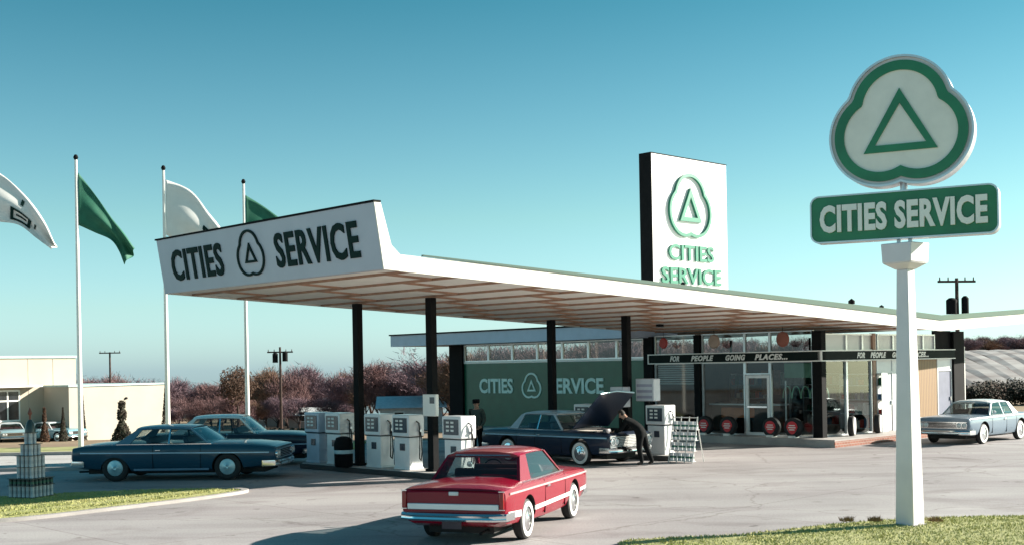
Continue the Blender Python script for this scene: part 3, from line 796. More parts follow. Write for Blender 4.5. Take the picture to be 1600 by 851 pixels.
def flag(ix, lb, cat_m, top, bot, low=False, txt=None):
    """top and bot: edge curves (x right of pole, z) from hoist to fly; cloth ripples in depth"""
    x, y = poles[ix]; n, m = 30, 14
    def curve(c, t):
        f = t * (len(c) - 1); i = min(int(f), len(c) - 2); u = f - i
        p = [Vector(c[max(0, min(len(c) - 1, i + k - 1))]) for k in range(4)]
        return .5 * ((2 * p[1]) + (p[2] - p[0]) * u + (2 * p[0] - 5 * p[1] + 4 * p[2] - p[3]) * u * u + (3 * p[1] - p[0] - 3 * p[2] + p[3]) * u ** 3)
    def S(s, t):
        a = curve(top, s).lerp(curve(bot, s), t)
        yy = .16 * s * math.sin(s * 5.0 + t * 6.5) + .10 * s * math.sin(t * 11 - s * 3) + .8 * s
        return Vector((a.x, yy, a.y))
    mb = MB(); vs = [S(i / n, j / m) for i in range(n + 1) for j in range(m + 1)]
    fs = [(i * (m + 1) + j, (i + 1) * (m + 1) + j, (i + 1) * (m + 1) + j + 1, i * (m + 1) + j + 1) for i in range(n) for j in range(m)]
    mb.add(vs, fs); o = mb.build('flag', cat_m, sharp=0); o.data.polygons.foreach_set('use_smooth', [True] * len(o.data.polygons))
    md = o.modifiers.new('s', 'SOLIDIFY'); md.thickness = .006
    o.location = (x + .07, y - .02, terrain(x, y)); tag(o, lb, 'flag', 'company flags on the poles')
    if txt:
        # green mark sewn on the cloth
        mk = MB()
        for (s0, s1, t0, t1) in txt:
            q = 6; P = []
            for i in range(q + 1):
                for tv in (t0, t1): P.append(S(s0 + (s1 - s0) * i / q, tv) + Vector((0, -.03, 0)))
            mk.add(P, [(2 * i, 2 * i + 2, 2 * i + 3, 2 * i + 1) for i in range(q)])
        e_ = mk.build('flag_mark', LET, o, sharp=0)
        md = e_.modifiers.new('s', 'SOLIDIFY'); md.thickness = .008
    return o
FW = mat('flag_white', (.76, .74, .70), .8, noise=.04); FG = mat('flag_green', (.012, .13, .075), .7, noise=.12)
flag(0, 'white flag with a dark boxed mark, hanging in from the left edge', FW, [(0, 9.95), (.65, 9.6), (1.4, 8.85), (1.97, 8.0), (2.25, 7.25)], [(0, 8.05), (.5, 8.0), (1.1, 7.9), (1.65, 7.45), (2.1, 7.08)],
     txt=[(.38, .62, .56, .62), (.38, .62, .84, .90), (.38, .415, .56, .90), (.585, .62, .56, .90), (.44, .56, .70, .75), (.47, .50, .18, .36), (.66, .68, .55, .75)])
flag(1, 'green flag flying clear of the canopy, with a drooping end', FG, [(0, 10.0), (.55, 9.2), (1.05, 8.4), (1.5, 7.8), (1.8, 7.3)], [(0, 8.1), (.5, 7.85), (1.0, 7.6), (1.25, 7.2), (1.38, 6.72)])
flag(2, 'white flag flying behind the left end of the canopy sign', FW, [(0, 10.1), (.9, 9.7), (1.54, 8.85), (1.95, 8.3), (2.5, 7.4)], [(0, 8.0), (.5, 7.7), (1.0, 7.5), (1.5, 7.2), (1.8, 6.9)], txt=[(.5, .54, .35, .6), (.5, .62, .35, .42), (.58, .7, .5, .58)])
flag(3, 'green flag half hidden behind the middle of the canopy sign', FG, [(0, 10.0), (.7, 9.55), (1.42, 9.0), (2.1, 8.5), (2.6, 7.9)], [(0, 8.0), (.5, 7.8), (1.0, 7.5), (1.6, 7.3), (2.0, 6.9)])

# ------------------------------------------------------------------ pump islands and pumps
def island(p, a0, a1, lb, name='pump_island'):
    T = thing(name, lb, 'island', L2W(p, (a0 + a1) / 2), BANG)
    h = (a1 - a0) / 2; P = rrect(1.0, a1 - a0, .3)
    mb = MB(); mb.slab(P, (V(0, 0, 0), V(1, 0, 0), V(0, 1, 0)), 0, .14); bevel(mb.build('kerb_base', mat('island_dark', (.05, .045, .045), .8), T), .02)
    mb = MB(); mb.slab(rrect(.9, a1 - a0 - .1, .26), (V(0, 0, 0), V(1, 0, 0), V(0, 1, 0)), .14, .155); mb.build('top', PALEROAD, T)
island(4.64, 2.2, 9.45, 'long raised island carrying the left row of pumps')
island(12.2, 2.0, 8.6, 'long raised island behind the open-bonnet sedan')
PB = mat('pump_white', (.74, .74, .74), .3, noise=.05, coat=.3); PBL = mat('pump_blue_grey', (.42, .50, .60), .3, noise=.08, coat=.3)
DIAL = mat('pump_dial', (.05, .06, .08), .25, noise=.2, coat=.4)
def make_pump(lb, loc, body, wide=True):
    T = thing('petrol_pump', lb, 'petrol pump', loc, BANG, 'petrol pumps on the islands')
    # local: face towards -x and +x, width along y
    w, d = (.33, .24) if wide else (.26, .20)
    zt = 1.42
    mb = MB(); mb.box(-d + .02, d - .02, -w + .02, w - .02, .03, .84); mb.box(-d, d, -w, w, 0, .06); bevel(mb.build('cabinet', body, T), .015)
    mb = MB(); mb.box(-d - .02, d + .02, -w - .02, w + .02, .86, zt); hd = bevel(mb.build('head', body, T), .03, 3)
    mb = MB(); mb.box(-d + .0, d - .0, -w, w, .84, .86); mb.build('dark_joint', BLACKM, T)
    for sx in (-1, 1):
        mb = MB(); mb.box(sx * (d + .021), sx * (d + .035), -w + .06, w - .06, .96, 1.34) if sx > 0 else mb.box(-(d + .035), -(d + .021), -w + .06, w - .06, .96, 1.34)
        dl = mb.build('dial_panel', DIAL, hd)
        mb = MB()
        for z in (1.24, 1.14, 1.04):
            for y in (-.11, .06):
                xx = sorted((sx * (d + .036), sx * (d + .042))); mb.box(xx[0], xx[1], y, y + .11, z, z + .05)
        mb.build('number_window', mat('number_white', (.8, .8, .76), .4), dl)  # plain white blocks for the number windows, no digits on them
    mb = MB(); mb.box(-d - .006, -d + .02, -.13, .05, .50, .68); mb.build('name_plate', DIAL, T)
    # hose and nozzle on the side facing -y
    s = -1
    pts = [(0, s * (w + .02), 1.25), (0, s * (w + .12), 1.20), (-.03, s * (w + .17), .95), (-.03, s * (w + .17), .55), (-.02, s * (w + .14), .30), (.05, s * (w + .12), .24), (.10, s * (w + .10), .45), (.10, s * (w + .07), .85), (.08, s * (w + .07), 1.0)]
    mb = MB(); mb.tube(pts, .018, 8); mb.build('hose', RUBBER, T)
    mb = MB(); mb.tube([(.08, s * (w + .07), 1.0), (.07, s * (w + .08), 1.12), (.0, s * (w + .05), 1.20)], [.026, .03, .014], 8); mb.box(.04, .1, s * (w + .11) if s > 0 else -(w + .11), -(w + .02), .98, 1.04); mb.build('nozzle', ALU, T)
    return T
zI = .155
pumps = [(3.0, PB, 'white petrol pump partly hidden by the red car roof'), (5.0, PB, 'largest-looking white petrol pump standing just left of the nearer front column'),
         (6.2, PB, 'white petrol pump just right of the farther front column'), (8.0, PB, 'white petrol pump left of the farther front column'), (9.0, PBL, 'blue-grey petrol pump at the left end of the row')]
for a, m1, lb in pumps:
    make_pump(lb, L2W(4.64, a, zI), m1)
make_pump('white petrol pump on the far island beside the can rack', L2W(12.2, 2.75, zI), PB)
make_pump('white petrol pump behind the open-bonnet sedan, beside the back column', L2W(12.2, 5.6, zI), PB)
# white box on the front column
T = thing('towel_box', 'white towel box fixed to the nearer front column', 'box', L2W(4.50, 3.86, 1.56), BANG)
mb = MB(); mb.box(-.12, -.005, -.28, .22, 0, .55); bevel(mb.build('case', WHITE, T), .015)
mb = MB(); mb.box(-.124, -.119, -.24, -.06, .32, .48); mb.build('slot', DIAL, T)
# waste bin at the far column
T = thing('waste_bin', 'dark waste bin with pale label strip at the farther front column', 'waste bin', L2W(4.10, 7.1, .155), BANG)
mb = MB(); mb.lathe([(0, .0), (.22, .0), (.25, .05), (.26, .62), (.20, .78), (.08, .82), (0, .82)], (0, 0, 0), (0, 0, 1), 20); bn = mb.build('drum', BLACKM, T)
mb = MB(); mb.lathe([(.258, .36), (.266, .37), (.267, .45), (.260, .46)], (0, 0, 0), (0, 0, 1), 20); mb.build('label_strip', mat('strip_blue', (.45, .62, .66), .5), bn)
# two display cabinets on posts at the far island
for (p, a, z0, z1, w, lb) in ((12.0, 4.1, 1.35, 1.95, .26, 'lower pale display case on a post beside the bending man'), (12.5, 3.45, 1.52, 2.18, .34, 'taller pale display case on a post behind the far pump')):
    T = thing('display_case', lb, 'display case', L2W(p, a, zI), BANG)
    mb = MB(); mb.box(-.16, .16, -w, w, z0, z1); cs = bevel(mb.build('case', mat('case_grey', (.62, .62, .66), .4), T), .02)
    mb = MB()
    for k in range(3): mb.box(-.168, -.161, -w + .05, w - .05, z0 + .08 + k * .17, z0 + .16 + k * .17)
    mb.build('panel', mat('panel_mauve', (.35, .33, .42), .4), cs)
    mb = MB(); mb.box(-.04, .04, -.04, .04, 0, z0); mb.box(-.15, .15, -.15, .15, 0, .04); mb.build('post', BLACKM, T)
# leaning can rack on the forecourt end of the island
RK = thing('can_rack', 'white wire rack of cans leaning at the end of the far island', 'rack', L2W(11.55, 1.55, 0), BANG)
mb = MB(); lx = .28
def rk(y, z, x=0): return (x + z * .22, y, z)
for y in (-.42, -.14, .14, .42): mb.tube([rk(y, 0), rk(y, 1.28)], .016, 6)
for z in (.05, .34, .63, .92, 1.25): mb.tube([rk(-.42, z), rk(.42, z)], .014, 6)
mb.tube([(.55, -.4, 0), rk(-.4, 1.2)], .014, 6); mb.tube([(.55, .4, 0), rk(.4, 1.2)], .014, 6)
for z in (.05, .34, .63, .92): mb.box(z * .22 - .02, z * .22 + .16, -.42, .42, z - .012, z)
mb.build('frame', WHITE, RK)
CANW = mat('can_white', (.74, .75, .76), .3, metal=.2, noise=.05); CAND = mat('can_dark', (.03, .05, .05), .35, noise=.1); CANG = mat('can_green', (.02, .14, .09), .35)
def can_mesh(r, h, body, band_):
    mb = MB(); mb.lathe([(0, 0), (r, 0), (r, .01), (r * .97, .015), (r * .97, h - .015), (r, h - .01), (r, h), (r * .9, h), (r * .9, h - .008), (0, h - .008)], (0, 0, 0), (0, 0, 1), 14)
    me = mb.mesh('oil_can', [body, band_])
    for pl in me.polygons:
        if .35 * h < pl.center.z < .65 * h: pl.material_index = 1
    return me
me_r = can_mesh(.062, .22, CANW, CANG)
mb = MB(); r_, h_ = .062, .22
mb.lathe([(0, 0), (r_, 0), (r_, h_ * .35)], (0, 0, 0), (0, 0, 1), 14, 0); mb.lathe([(r_, h_ * .35), (r_, h_ * .6)], (0, 0, 0), (0, 0, 1), 14, 1); mb.lathe([(r_, h_ * .6), (r_, h_), (r_ * .9, h_), (r_ * .9, h_ - .008), (0, h_ - .008)], (0, 0, 0), (0, 0, 1), 14, 0)
me_r = mb.mesh('oil_can', [CANW, CANG])
for z in (.05, .34, .63, .92):
    for k in range(6):
        y = -.35 + k * .14
        o = bpy.data.objects.new('oil_can', me_r); COL.objects.link(o)
        o.location = RK.matrix_world @ V(0, 0, 0); q = L2W(11.55 + z * .22 + .07, 1.55 + y, z); o.location = q
        row_ = {.05: 'bottom', .34: 'second', .63: 'third', .92: 'top'}[z]
        tag(o, 'white oil can with green band on the %s shelf of the leaning rack' % row_, 'can', 'oil cans on the rack')
# pyramid of cans at the left
pyr = V(-10.52, 26.35, 0)
cw, chh = .115, .232
PYRW = mat('pyramid_can_grey', (.50, .52, .54), .35, noise=.1)
def cm(m1, m2, nm='display_can'):
    mb = MB(); r, h = cw * .385, chh
    mb.lathe([(0, 0), (r, 0), (r, .012), (r * .96, .018), (r * .96, h * .3)], (0, 0, 0), (0, 0, 1), 14, 0)
    mb.lathe([(r * .96, h * .3), (r * .96, h * .62)], (0, 0, 0), (0, 0, 1), 14, 1)
    mb.lathe([(r * .96, h * .62), (r * .96, h - .018), (r, h - .012), (r, h), (r * .9, h), (r * .9, h - .008), (0, h - .008)], (0, 0, 0), (0, 0, 1), 14, 0)
    return mb.mesh(nm, [m1, m2])
meW, meD = cm(PYRW, mat('can_band_grey', (.40, .43, .46), .35)), cm(CAND, CANG)
tiers = [(6, meD, 'dark', 'bottom'), (6, meW, 'white', 'second'), (6, meD, 'dark', 'third'), (4, meW, 'white', 'fourth'), (4, meW, 'white', 'fifth'), (3, meW, 'white', 'sixth'), (2, meW, 'white', 'seventh')]
z = .004; ca, sa = math.cos(R(-20)), math.sin(R(-20))
for n, me, cname, tname in tiers:
    sc = .6 if cname == 'dark' else 1.0
    for i in range(n):
        for j in range(n):
            if 0 < i < n - 1 and 0 < j < n - 1: continue
            x = (i - (n - 1) / 2) * cw; y = (j - (n - 1) / 2) * cw
            o = bpy.data.objects.new('display_can', me); COL.objects.link(o); o.location = (pyr.x + x * ca - y * sa, pyr.y + x * sa + y * ca, z); o.scale = (1, 1, sc)
            tag(o, '%s can in the %s tier of the can pyramid on the left' % (cname, tname), 'can', 'cans of the display pyramid')
    z += chh * sc
    bo = MB(); h = n * cw / 2
    bo.box(-h, h, -h, h, 0, .012); b_ = bo.build('tier_board', mat('board_tan', (.10, .09, .085)))
    b_.location = (pyr.x, pyr.y, z); b_.rotation_euler = (0, 0, R(-20)); tag(b_, 'thin square board on the %s tier of the can pyramid' % tname, 'board', 'boards of the can pyramid'); z += .013
T = thing('pyramid_topper', 'dark cone ornament with a small finial topping the can pyramid', 'ornament', (pyr.x, pyr.y, z))
mb = MB(); mb.lathe([(0, 0), (.11, 0), (.11, .06), (.08, .2), (.03, .28), (0, .28)], (0, 0, 0), (0, 0, 1), 14); mb.build('cone', CAND, T)
mb = MB(); mb.lathe([(0, .28), (.02, .28), (.02, .36), (.05, .42), (.02, .50), (0, .55)], (0, 0, 0), (0, 0, 1), 10); mb.build('finial', mat('finial_red', (.25, .08, .05)), T)

# ------------------------------------------------------------------ cars
def catmull(tab, n):
    """interpolate rows of numbers"""
    out = []
    m = len(tab)
    for i in range(m - 1):
        P = [tab[max(0, i - 1)], tab[i], tab[i + 1], tab[min(m - 1, i + 2)]]
        for j in range(n):
            t = j / n
            out.append([P[1][k] + (P[2][k] - P[1][k]) * (t) if True and k == 0 else
                        .5 * ((2 * P[1][k]) + (P[2][k] - P[0][k]) * t + (2 * P[0][k] - 5 * P[1][k] + 4 * P[2][k] - P[3][k]) * t * t + (3 * P[1][k] - P[0][k] - 3 * P[2][k] + P[3][k]) * t ** 3) for k in range(len(P[0]))])
    out.append(list(tab[-1])); return out

def paint(name, c, rough=.28):
    return mat(name, c, rough, noise=.05, scale=1.5, coat=.45, spec=.25)

def car(name, label, loc, rz, c):
    T = thing(name, label, 'car', loc, rz)
    P = c['paint']; L = c['L']; hw = c['W'] / 2
    st = catmull(c['st'], 4)
    # body loft, optionally a lowered engine bay
    mb = MB(); rings = []
    for (x, w, zl, zs, zt) in st:
        half = [(0, zl), (.78 * w, zl), (.92 * w, zl + .05), (.975 * w, zl + .15), (.995 * w, zl + .45 * (zs - zl)), (w, zs - .17), (.992 * w, zs - .07), (.965 * w, zs - .015), (.915 * w, zs + .004),
                (.84 * w, zs + .35 * (zt - zs)), (.5 * w, zs + .88 * (zt - zs)), (0, zt)]
        ring = [(x, -y, z) for y, z in half] + [(x, y, z) for y, z in half[-2:0:-1]]
        rings.append(ring)
    nr = len(rings[0]); vs = [v for r in rings for v in r]; fs = []
    for i in range(len(rings) - 1):
        for k in range(nr): fs.append((i * nr + k, i * nr + (k + 1) % nr, (i + 1) * nr + (k + 1) % nr, (i + 1) * nr + k))
    fs += [tuple(range(nr - 1, -1, -1)), tuple((len(rings) - 1) * nr + k for k in range(nr))]
    mb.add(vs, fs); body = mb.build('body', [P, DARKI], T)
    # cut wheel wells
    cutters = []
    for ax, wd in zip(c['ax'], c.get('wdz', (0, 0))):
        for s in (-1, 1):
            cm_ = MB(); rr = c.get('well', .37)
            cm_.cyl((ax, s * (hw - .30), c['wr'] + .03 + wd), (ax, s * (hw + .3), c['wr'] + .03 + wd), rr, rr, 28, 1)
            cc = cm_.build('cut', [P, DARKI], None, sharp=0); cutters.append(cc)
            cc.matrix_world = T.matrix_world.copy()
            cc.parent = T
            md = body.modifiers.new('x', 'BOOLEAN'); md.operation = 'DIFFERENCE'; md.object = cc; md.solver = 'EXACT'
    if c.get('hood_open'):
        x0, x1, w1, z0 = c['bay']
        cm_ = MB(); cm_.box(x0, x1, -w1, w1, z0, 2, 1); cc = cm_.build('cut', [P, DARKI], T, sharp=0); cutters.append(cc)
        md = body.modifiers.new('x', 'BOOLEAN'); md.operation = 'DIFFERENCE'; md.object = cc; md.solver = 'EXACT'
    bpy.context.view_layer.update()
    dg = bpy.context.evaluated_depsgraph_get()
    me = bpy.data.meshes.new_from_object(body.evaluated_get(dg)); body.modifiers.clear(); body.data = me
    me.polygons.foreach_set('use_smooth', [True] * len(me.polygons)); me.set_sharp_from_angle(angle=R(32))
    for cc in cutters: bpy.data.objects.remove(cc)
    # wheels
    for ax in c['ax']:
        for s in (-1, 1):
            r = c['wr']; y = s * (hw - .115)
            mb = MB(); mb.lathe(tyre_prof(r, .17), (ax, y, r), (0, 1, 0), 28); wh = mb.build('wheel', RUBBER, T)
            if c.get('ww', True):
                mb = MB(); mb.lathe([(r * .62, .086), (r * .66, .092), (r * .86, .090), (r * .88, .084)], (ax, y, r), (0, s, 0), 28); mb.build('whitewall', WWALL, wh)
            mb = MB(); mb.lathe([(0, .10), (r * .12, .105), (r * .2, .09), (r * .45, .085), (r * .58, .075), (r * .62, .05), (r * .6, -.05), (0, -.05)], (ax, y, r), (0, s, 0), 28); mb.build('hubcap', c.get('hub', CHROME), wh)
    # glasshouse
    g_ = c['gh']; xb0, xt0, xt1, xb1, wb, wt, zb, zr = (g_[k] for k in ('xb0', 'xt0', 'xt1', 'xb1', 'wb', 'wt', 'zb', 'zr'))
    RP = c.get('roof_paint', P)
    mb = MB(); stn = []
    N = 10
    for i in range(N + 1):
        t = i / N; x = xt0 - .03 + (xt1 - xt0 + .06) * t
        dz = -.035 * abs(2 * t - 1) ** 3; w = wt + .012 - .03 * abs(2 * t - 1) ** 4
        half = [(0, zr - .055), (w * .95, zr - .055), (w, zr - .035), (w * .97, zr - .012), (w * .8, zr + .02), (w * .4, zr + .045), (0, zr + .05)]
        half = [(y, z + dz) for y, z in half]
        stn.append([(x, -y, z) for y, z in half] + [(x, y, z) for y, z in half[-2:0:-1]])
    nr = len(stn[0]); fs = []
    for i in range(N):
        for k in range(nr): fs.append((i * nr + k, i * nr + (k + 1) % nr, (i + 1) * nr + (k + 1) % nr, (i + 1) * nr + k))
    fs += [tuple(range(nr - 1, -1, -1)), tuple(N * nr + k for k in range(nr))]
    mb.add([v for r in stn for v in r], fs); roof = mb.build('roof', RP, T)
    def pillar(xa, xb, xta, xtb, s, nm='pillar', m=RP, th=.05):
        z1 = zr - .05; mb = MB()
        y0o, y1o = s * (wb), s * (wt - .005); y0i, y1i = s * (wb - th), s * (wt - .005 - th)
        mb.hexa([(xa, y0o, zb - .05), (xb, y0o, zb - .05), (xb, y0i, zb - .05), (xa, y0i, zb - .05), (xta, y1o, z1), (xtb, y1o, z1), (xtb, y1i, z1), (xta, y1i, z1)])
        mb.build(nm, m, T)
    cb0, cb1, ct0, ct1 = c['cpil']      # rear pillar: belt from..to, roof from..to
    for s in (-1, 1):
        pillar(cb0, cb1, ct0, ct1, s, 'rear_pillar')
        pillar(xb1 - .05, xb1 + .0, xt1 - .03, xt1 + .03, s, 'front_pillar')
        if 'bp' in c: pillar(c['bp'] - .025, c['bp'] + .025, c['bp'] - .02, c['bp'] + .02, s, 'door_pillar', c.get('bpm', RP), .03)
        # side glass
        yb, yt = s * (wb - .015), s * (wt - .02); z1 = zr - .055
        mb = MB(); mb.add([(cb1 - .02, yb, zb - .04), (xb1 - .04, yb, zb - .04), (xt1, yt, z1), (ct1 - .02, yt, z1)], [(0, 1, 2, 3)]); mb.build('side_window', GLASS_CAR, T, sharp=0, fix=False)
        # bright strip along window sill
        mb = MB(); mb.box(cb0 + .1, xb1, s * (wb + .0) if s > 0 else -(wb + .012), (wb + .012) if s > 0 else -(wb), zb - .012, zb + .008); mb.build('sill_trim', CHROME, T)
    def screen(xb, xt, bulge, nm):
        mb = MB(); n = 8; vs = []
        for j in range(2 + 3):
            t = j / 4
            for i in range(n + 1):
                u = -1 + 2 * i / n; w = (wb - .03) * (1 - t) + (wt - .03) * t
                vs.append((xb + (xt - xb) * t + bulge * (1 - u * u) * (1 - .3 * t), u * w, (zb - .03) * (1 - t) + (zr - .05) * t))
        fs = [(j * (n + 1) + i, j * (n + 1) + i + 1, (j + 1) * (n + 1) + i + 1, (j + 1) * (n + 1) + i) for j in range(4) for i in range(n)]
        mb.add(vs, fs); o = mb.build(nm, GLASS_CAR, T, sharp=0, fix=False); o.data.polygons.foreach_set('use_smooth', [True] * len(o.data.polygons))
        mb = MB(); bot = vs[:n + 1]; tp = vs[-(n + 1):]
        mb.tube([(x, y, z + .03) for x, y, z in bot], .014, 6); mb.tube([(x, y, z - .0) for x, y, z in tp], .012, 6)
        mb.build(nm + '_trim', CHROME, o)
    screen(xb1 - .02, xt1, .10, 'windscreen')
    screen(xb0 + .02, xt0, -.08, 'rear_window')
    # interior: dark deck, seats, wheel
    zi = zb + .012
    mb = MB(); mb.add([(xb0 + .12, -wb + .06, zi), (xb1 - .1, -wb + .06, zi), (xb1 - .1, wb - .06, zi), (xb0 + .12, wb - .06, zi)], [(0, 1, 2, 3)]); mb.build('interior', DARKI, T, sharp=0, fix=False)
    SE = c.get('seat', mat('seat_vinyl', (.10, .03, .035), .5))
    for xs in (xt0 + .30, (xt0 + xb1) / 2 + .28):
        mb = MB(); mb.hexa([(xs - .05, -wb + .16, zi), (xs + .10, -wb + .16, zi), (xs + .10, wb - .16, zi), (xs - .05, wb - .16, zi), (xs - .10, -wb + .2, zi + .15), (xs - .0, -wb + .2, zi + .15), (xs - .0, wb - .2, zi + .15), (xs - .10, wb - .2, zi + .15)])
        bevel(mb.build('seat', SE, T), .03, 3)
    mb = MB(); cxw, cyw, czw = xb1 - .45, .36, zi + .02
    mb.tube([(cxw + .05 * math.sin(a), cyw + .19 * math.cos(a), czw + .18 * math.sin(a)) for a in [math.pi * k / 10 for k in range(11)]], .013, 6); mb.build('steering_wheel', BLACKM, T)
    # side trim, the red car's painted shoulder highlight, and door seams
    def wat(x):
        for i in range(len(st) - 1):
            if st[i][0] <= x <= st[i + 1][0]:
                t = (x - st[i][0]) / (st[i + 1][0] - st[i][0] + 1e-9); return [st[i][k] + (st[i + 1][k] - st[i][k]) * t for k in range(5)]
        return st[-1] if x > 0 else st[0]
    for s in (-1, 1):
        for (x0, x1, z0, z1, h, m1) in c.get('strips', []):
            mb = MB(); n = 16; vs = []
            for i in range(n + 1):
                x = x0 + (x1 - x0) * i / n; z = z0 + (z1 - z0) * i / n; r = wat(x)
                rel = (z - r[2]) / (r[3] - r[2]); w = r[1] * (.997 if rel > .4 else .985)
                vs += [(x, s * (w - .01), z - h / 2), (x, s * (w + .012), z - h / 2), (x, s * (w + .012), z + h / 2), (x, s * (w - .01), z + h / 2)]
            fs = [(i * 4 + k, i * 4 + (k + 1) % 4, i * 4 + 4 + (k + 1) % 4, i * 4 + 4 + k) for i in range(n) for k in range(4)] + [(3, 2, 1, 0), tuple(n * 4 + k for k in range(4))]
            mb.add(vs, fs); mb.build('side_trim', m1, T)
        for x in c['seams']:
            mb = MB(); r = wat(x); z0, z1 = r[2] + .10, r[3] - .02; n = 8; vs = []
            for i in range(n + 1):
                z = z0 + (z1 - z0) * i / n; rel = (z - r[2]) / (r[3] - r[2])
                w = r[1] * (.975 + .02 * min(1, rel / .45) + .005 * rel); w = w if z < r[3] - .1 else r[1] * (.995 - .03 * (z - r[3] + .1) / .1)
                vs += [(x - .006, s * (w - .02), z), (x + .006, s * (w - .02), z), (x + .006, s * (w + .004), z), (x - .006, s * (w + .004), z)]
            fs = [(i * 4 + k, i * 4 + (k + 1) % 4, i * 4 + 4 + (k + 1) % 4, i * 4 + 4 + k) for i in range(n) for k in range(4)] + [(3, 2, 1, 0), tuple(n * 4 + k for k in range(4))]
            mb.add(vs, fs); mb.build('door_seam', BLACKM, T)
        for x in c.get('handles', []):
            r = wat(x); mb = MB(); yy = sorted((s * (r[1] - .005), s * (r[1] + .035))); mb.box(x - .07, x + .07, yy[0], yy[1], r[3] - .15, r[3] - .12); bevel(mb.build('door_handle', CHROME, T), .008)
    # bumpers
    def bumper(xe, sgn, zc, h, w, nm, wrap=.35):
        mb = MB(); n = 18; vs = []
        for i in range(n + 1):
            u = -1 + 2 * i / n; y = u * w
            x = xe + sgn * (.10 - .07 * u * u - wrap * max(0, abs(u) - .86) / .14 * 1.0)
            if abs(u) > .86: y = math.copysign(w * (.965 + .035 * (abs(u) - .86) / .14), u)
            for dx, dz in ((-.03, -h / 2), (.0, -h / 2), (.028, -h / 4), (.018, 0), (.028, h / 4), (.0, h / 2), (-.03, h / 2)): vs.append((x + sgn * dx, y, zc + dz))
        q = 7; fs = [(i * q + k, i * q + (k + 1) % q, (i + 1) * q + (k + 1) % q, (i + 1) * q + k) for i in range(n) for k in range(q)] + [tuple(range(q)), tuple(n * q + k for k in range(q))]
        mb.add(vs, fs); return mb.build(nm, CHROME, T)
    bumper(st[-1][0], 1, c['bf'][0], c['bf'][1], c['bf'][2], 'front_bumper')
    bumper(st[0][0], -1, c['br'][0], c['br'][1], c['br'][2], 'rear_bumper')
    # front: grille, headlights
    xf = st[-1][0]; z0, z1, wg = c['grille']
    mb = MB(); mb.box(xf - .02, xf + .012, -wg, wg, z0, z1); gr = mb.build('grille', c.get('grille_m', BLACKM), T)
    mb = MB()
    k = z0 + .02
    while k < z1: mb.box(xf + .012, xf + .03, -wg, wg, k, k + .014); k += .042
    mb.box(xf + .01, xf + .034, -wg - .01, wg + .01, z1, z1 + .022); mb.box(xf + .01, xf + .034, -wg - .01, wg + .01, z0 - .022, z0)
    mb.build('grille_bar', CHROME, gr)
    for s in (-1, 1):
        for yl in c['lamps']:
            mb = MB(); mb.lathe([(0, .06), (.05, .055), (.075, .035), (.082, .0)], (xf, s * yl, (z0 + z1) / 2), (1, 0, 0), 18); hl = mb.build('headlight', LAMPG, T)
            mb = MB(); mb.lathe([(.080, .0), (.082, .05), (.098, .05), (.1, 0)], (xf, s * yl, (z0 + z1) / 2), (1, 0, 0), 18); mb.build('bezel', CHROME, hl)
    c['rear'](T, st, c)
    # mirror and aerial-free exhaust
    mb = MB(); mb.tube([(xb1 - .15, hw * .93, zb), (xb1 - .15, hw * .93 + .08, zb + .08)], .008, 5); mb.lathe([(0, -.012), (.05, -.01), (.055, .01), (0, .012)], (xb1 - .15, hw * .93 + .09, zb + .10), (1, 0, 0), 12); mb.build('mirror', CHROME, T)
    mb = MB(); mb.tube([(st[0][0] + .8, -.45, .24), (st[0][0] + .02, -.45, .22)], .025, 8); mb.build('exhaust_pipe', BLACKM, T)
    # underbody
    mb = MB(); mb.box(st[0][0] + .35, st[-1][0] - .35, -hw + .34, hw - .34, .18, .34); mb.build('underbody', DARKI, T)
    return T

def rear_generic(T, st, c):
    xr = st[0][0]; z0, z1 = c['tail']
    for s in (-1, 1):
        mb = MB(); mb.lathe([(0, .03), (.06, .025), (.085, 0)], (xr, s * (c['W'] / 2 - .22), (z0 + z1) / 2), (-1, 0, 0), 16); mb.build('tail_light', REDL, T)
    mb = MB(); mb.box(xr - .012, xr + .01, -.5, .5, z0, z1 - .06); mb.build('tail_panel', CHROME, T)
def rear_red(T, st, c):
    xr = st[0][0]
    for s in (-1, 1):
        mb = MB(); yy = sorted((s * (c['W'] / 2 - .115), s * (c['W'] / 2 - .045)))
        mb.box(xr - .035, xr + .01, yy[0], yy[1], .60, .86); tl = bevel(mb.build('tail_light', REDL, T), .012)
        mb = MB(); yo = sorted((s * (c['W'] / 2 - .125), s * (c['W'] / 2 - .034))); mb.box(xr - .028, xr, yo[0], yo[1], .585, .598); mb.box(xr - .028, xr, yo[0], yo[1], .862, .878); mb.build('tail_light_trim', CHROME, tl)
    mb = MB(); mb.box(xr - .018, xr + .01, -.76, .76, .575, .675); bevel(mb.build('tail_panel', mat('brushed_band', (.62, .70, .72), .3, metal=.7, noise=.05), T), .01)
    mb = MB(); mb.box(xr - .02, xr + .02, -.10, .06, .80, .86); bevel(mb.build('badge', mat('badge_white', (.8, .78, .74), .4), T), .01)
    # licence plate hangs under bumper
    mb = MB(); mb.box(xr - .06, xr - .045, -.16, .16, .29, .43); mb.build('licence_plate', mat('plate_dark', (.05, .03, .04), .5), T)
    # trunk seam
    mb = MB(); mb.box(xr - .004, xr + .01, -.72, .72, .874, .882); mb.build('boot_seam', BLACKM, T)

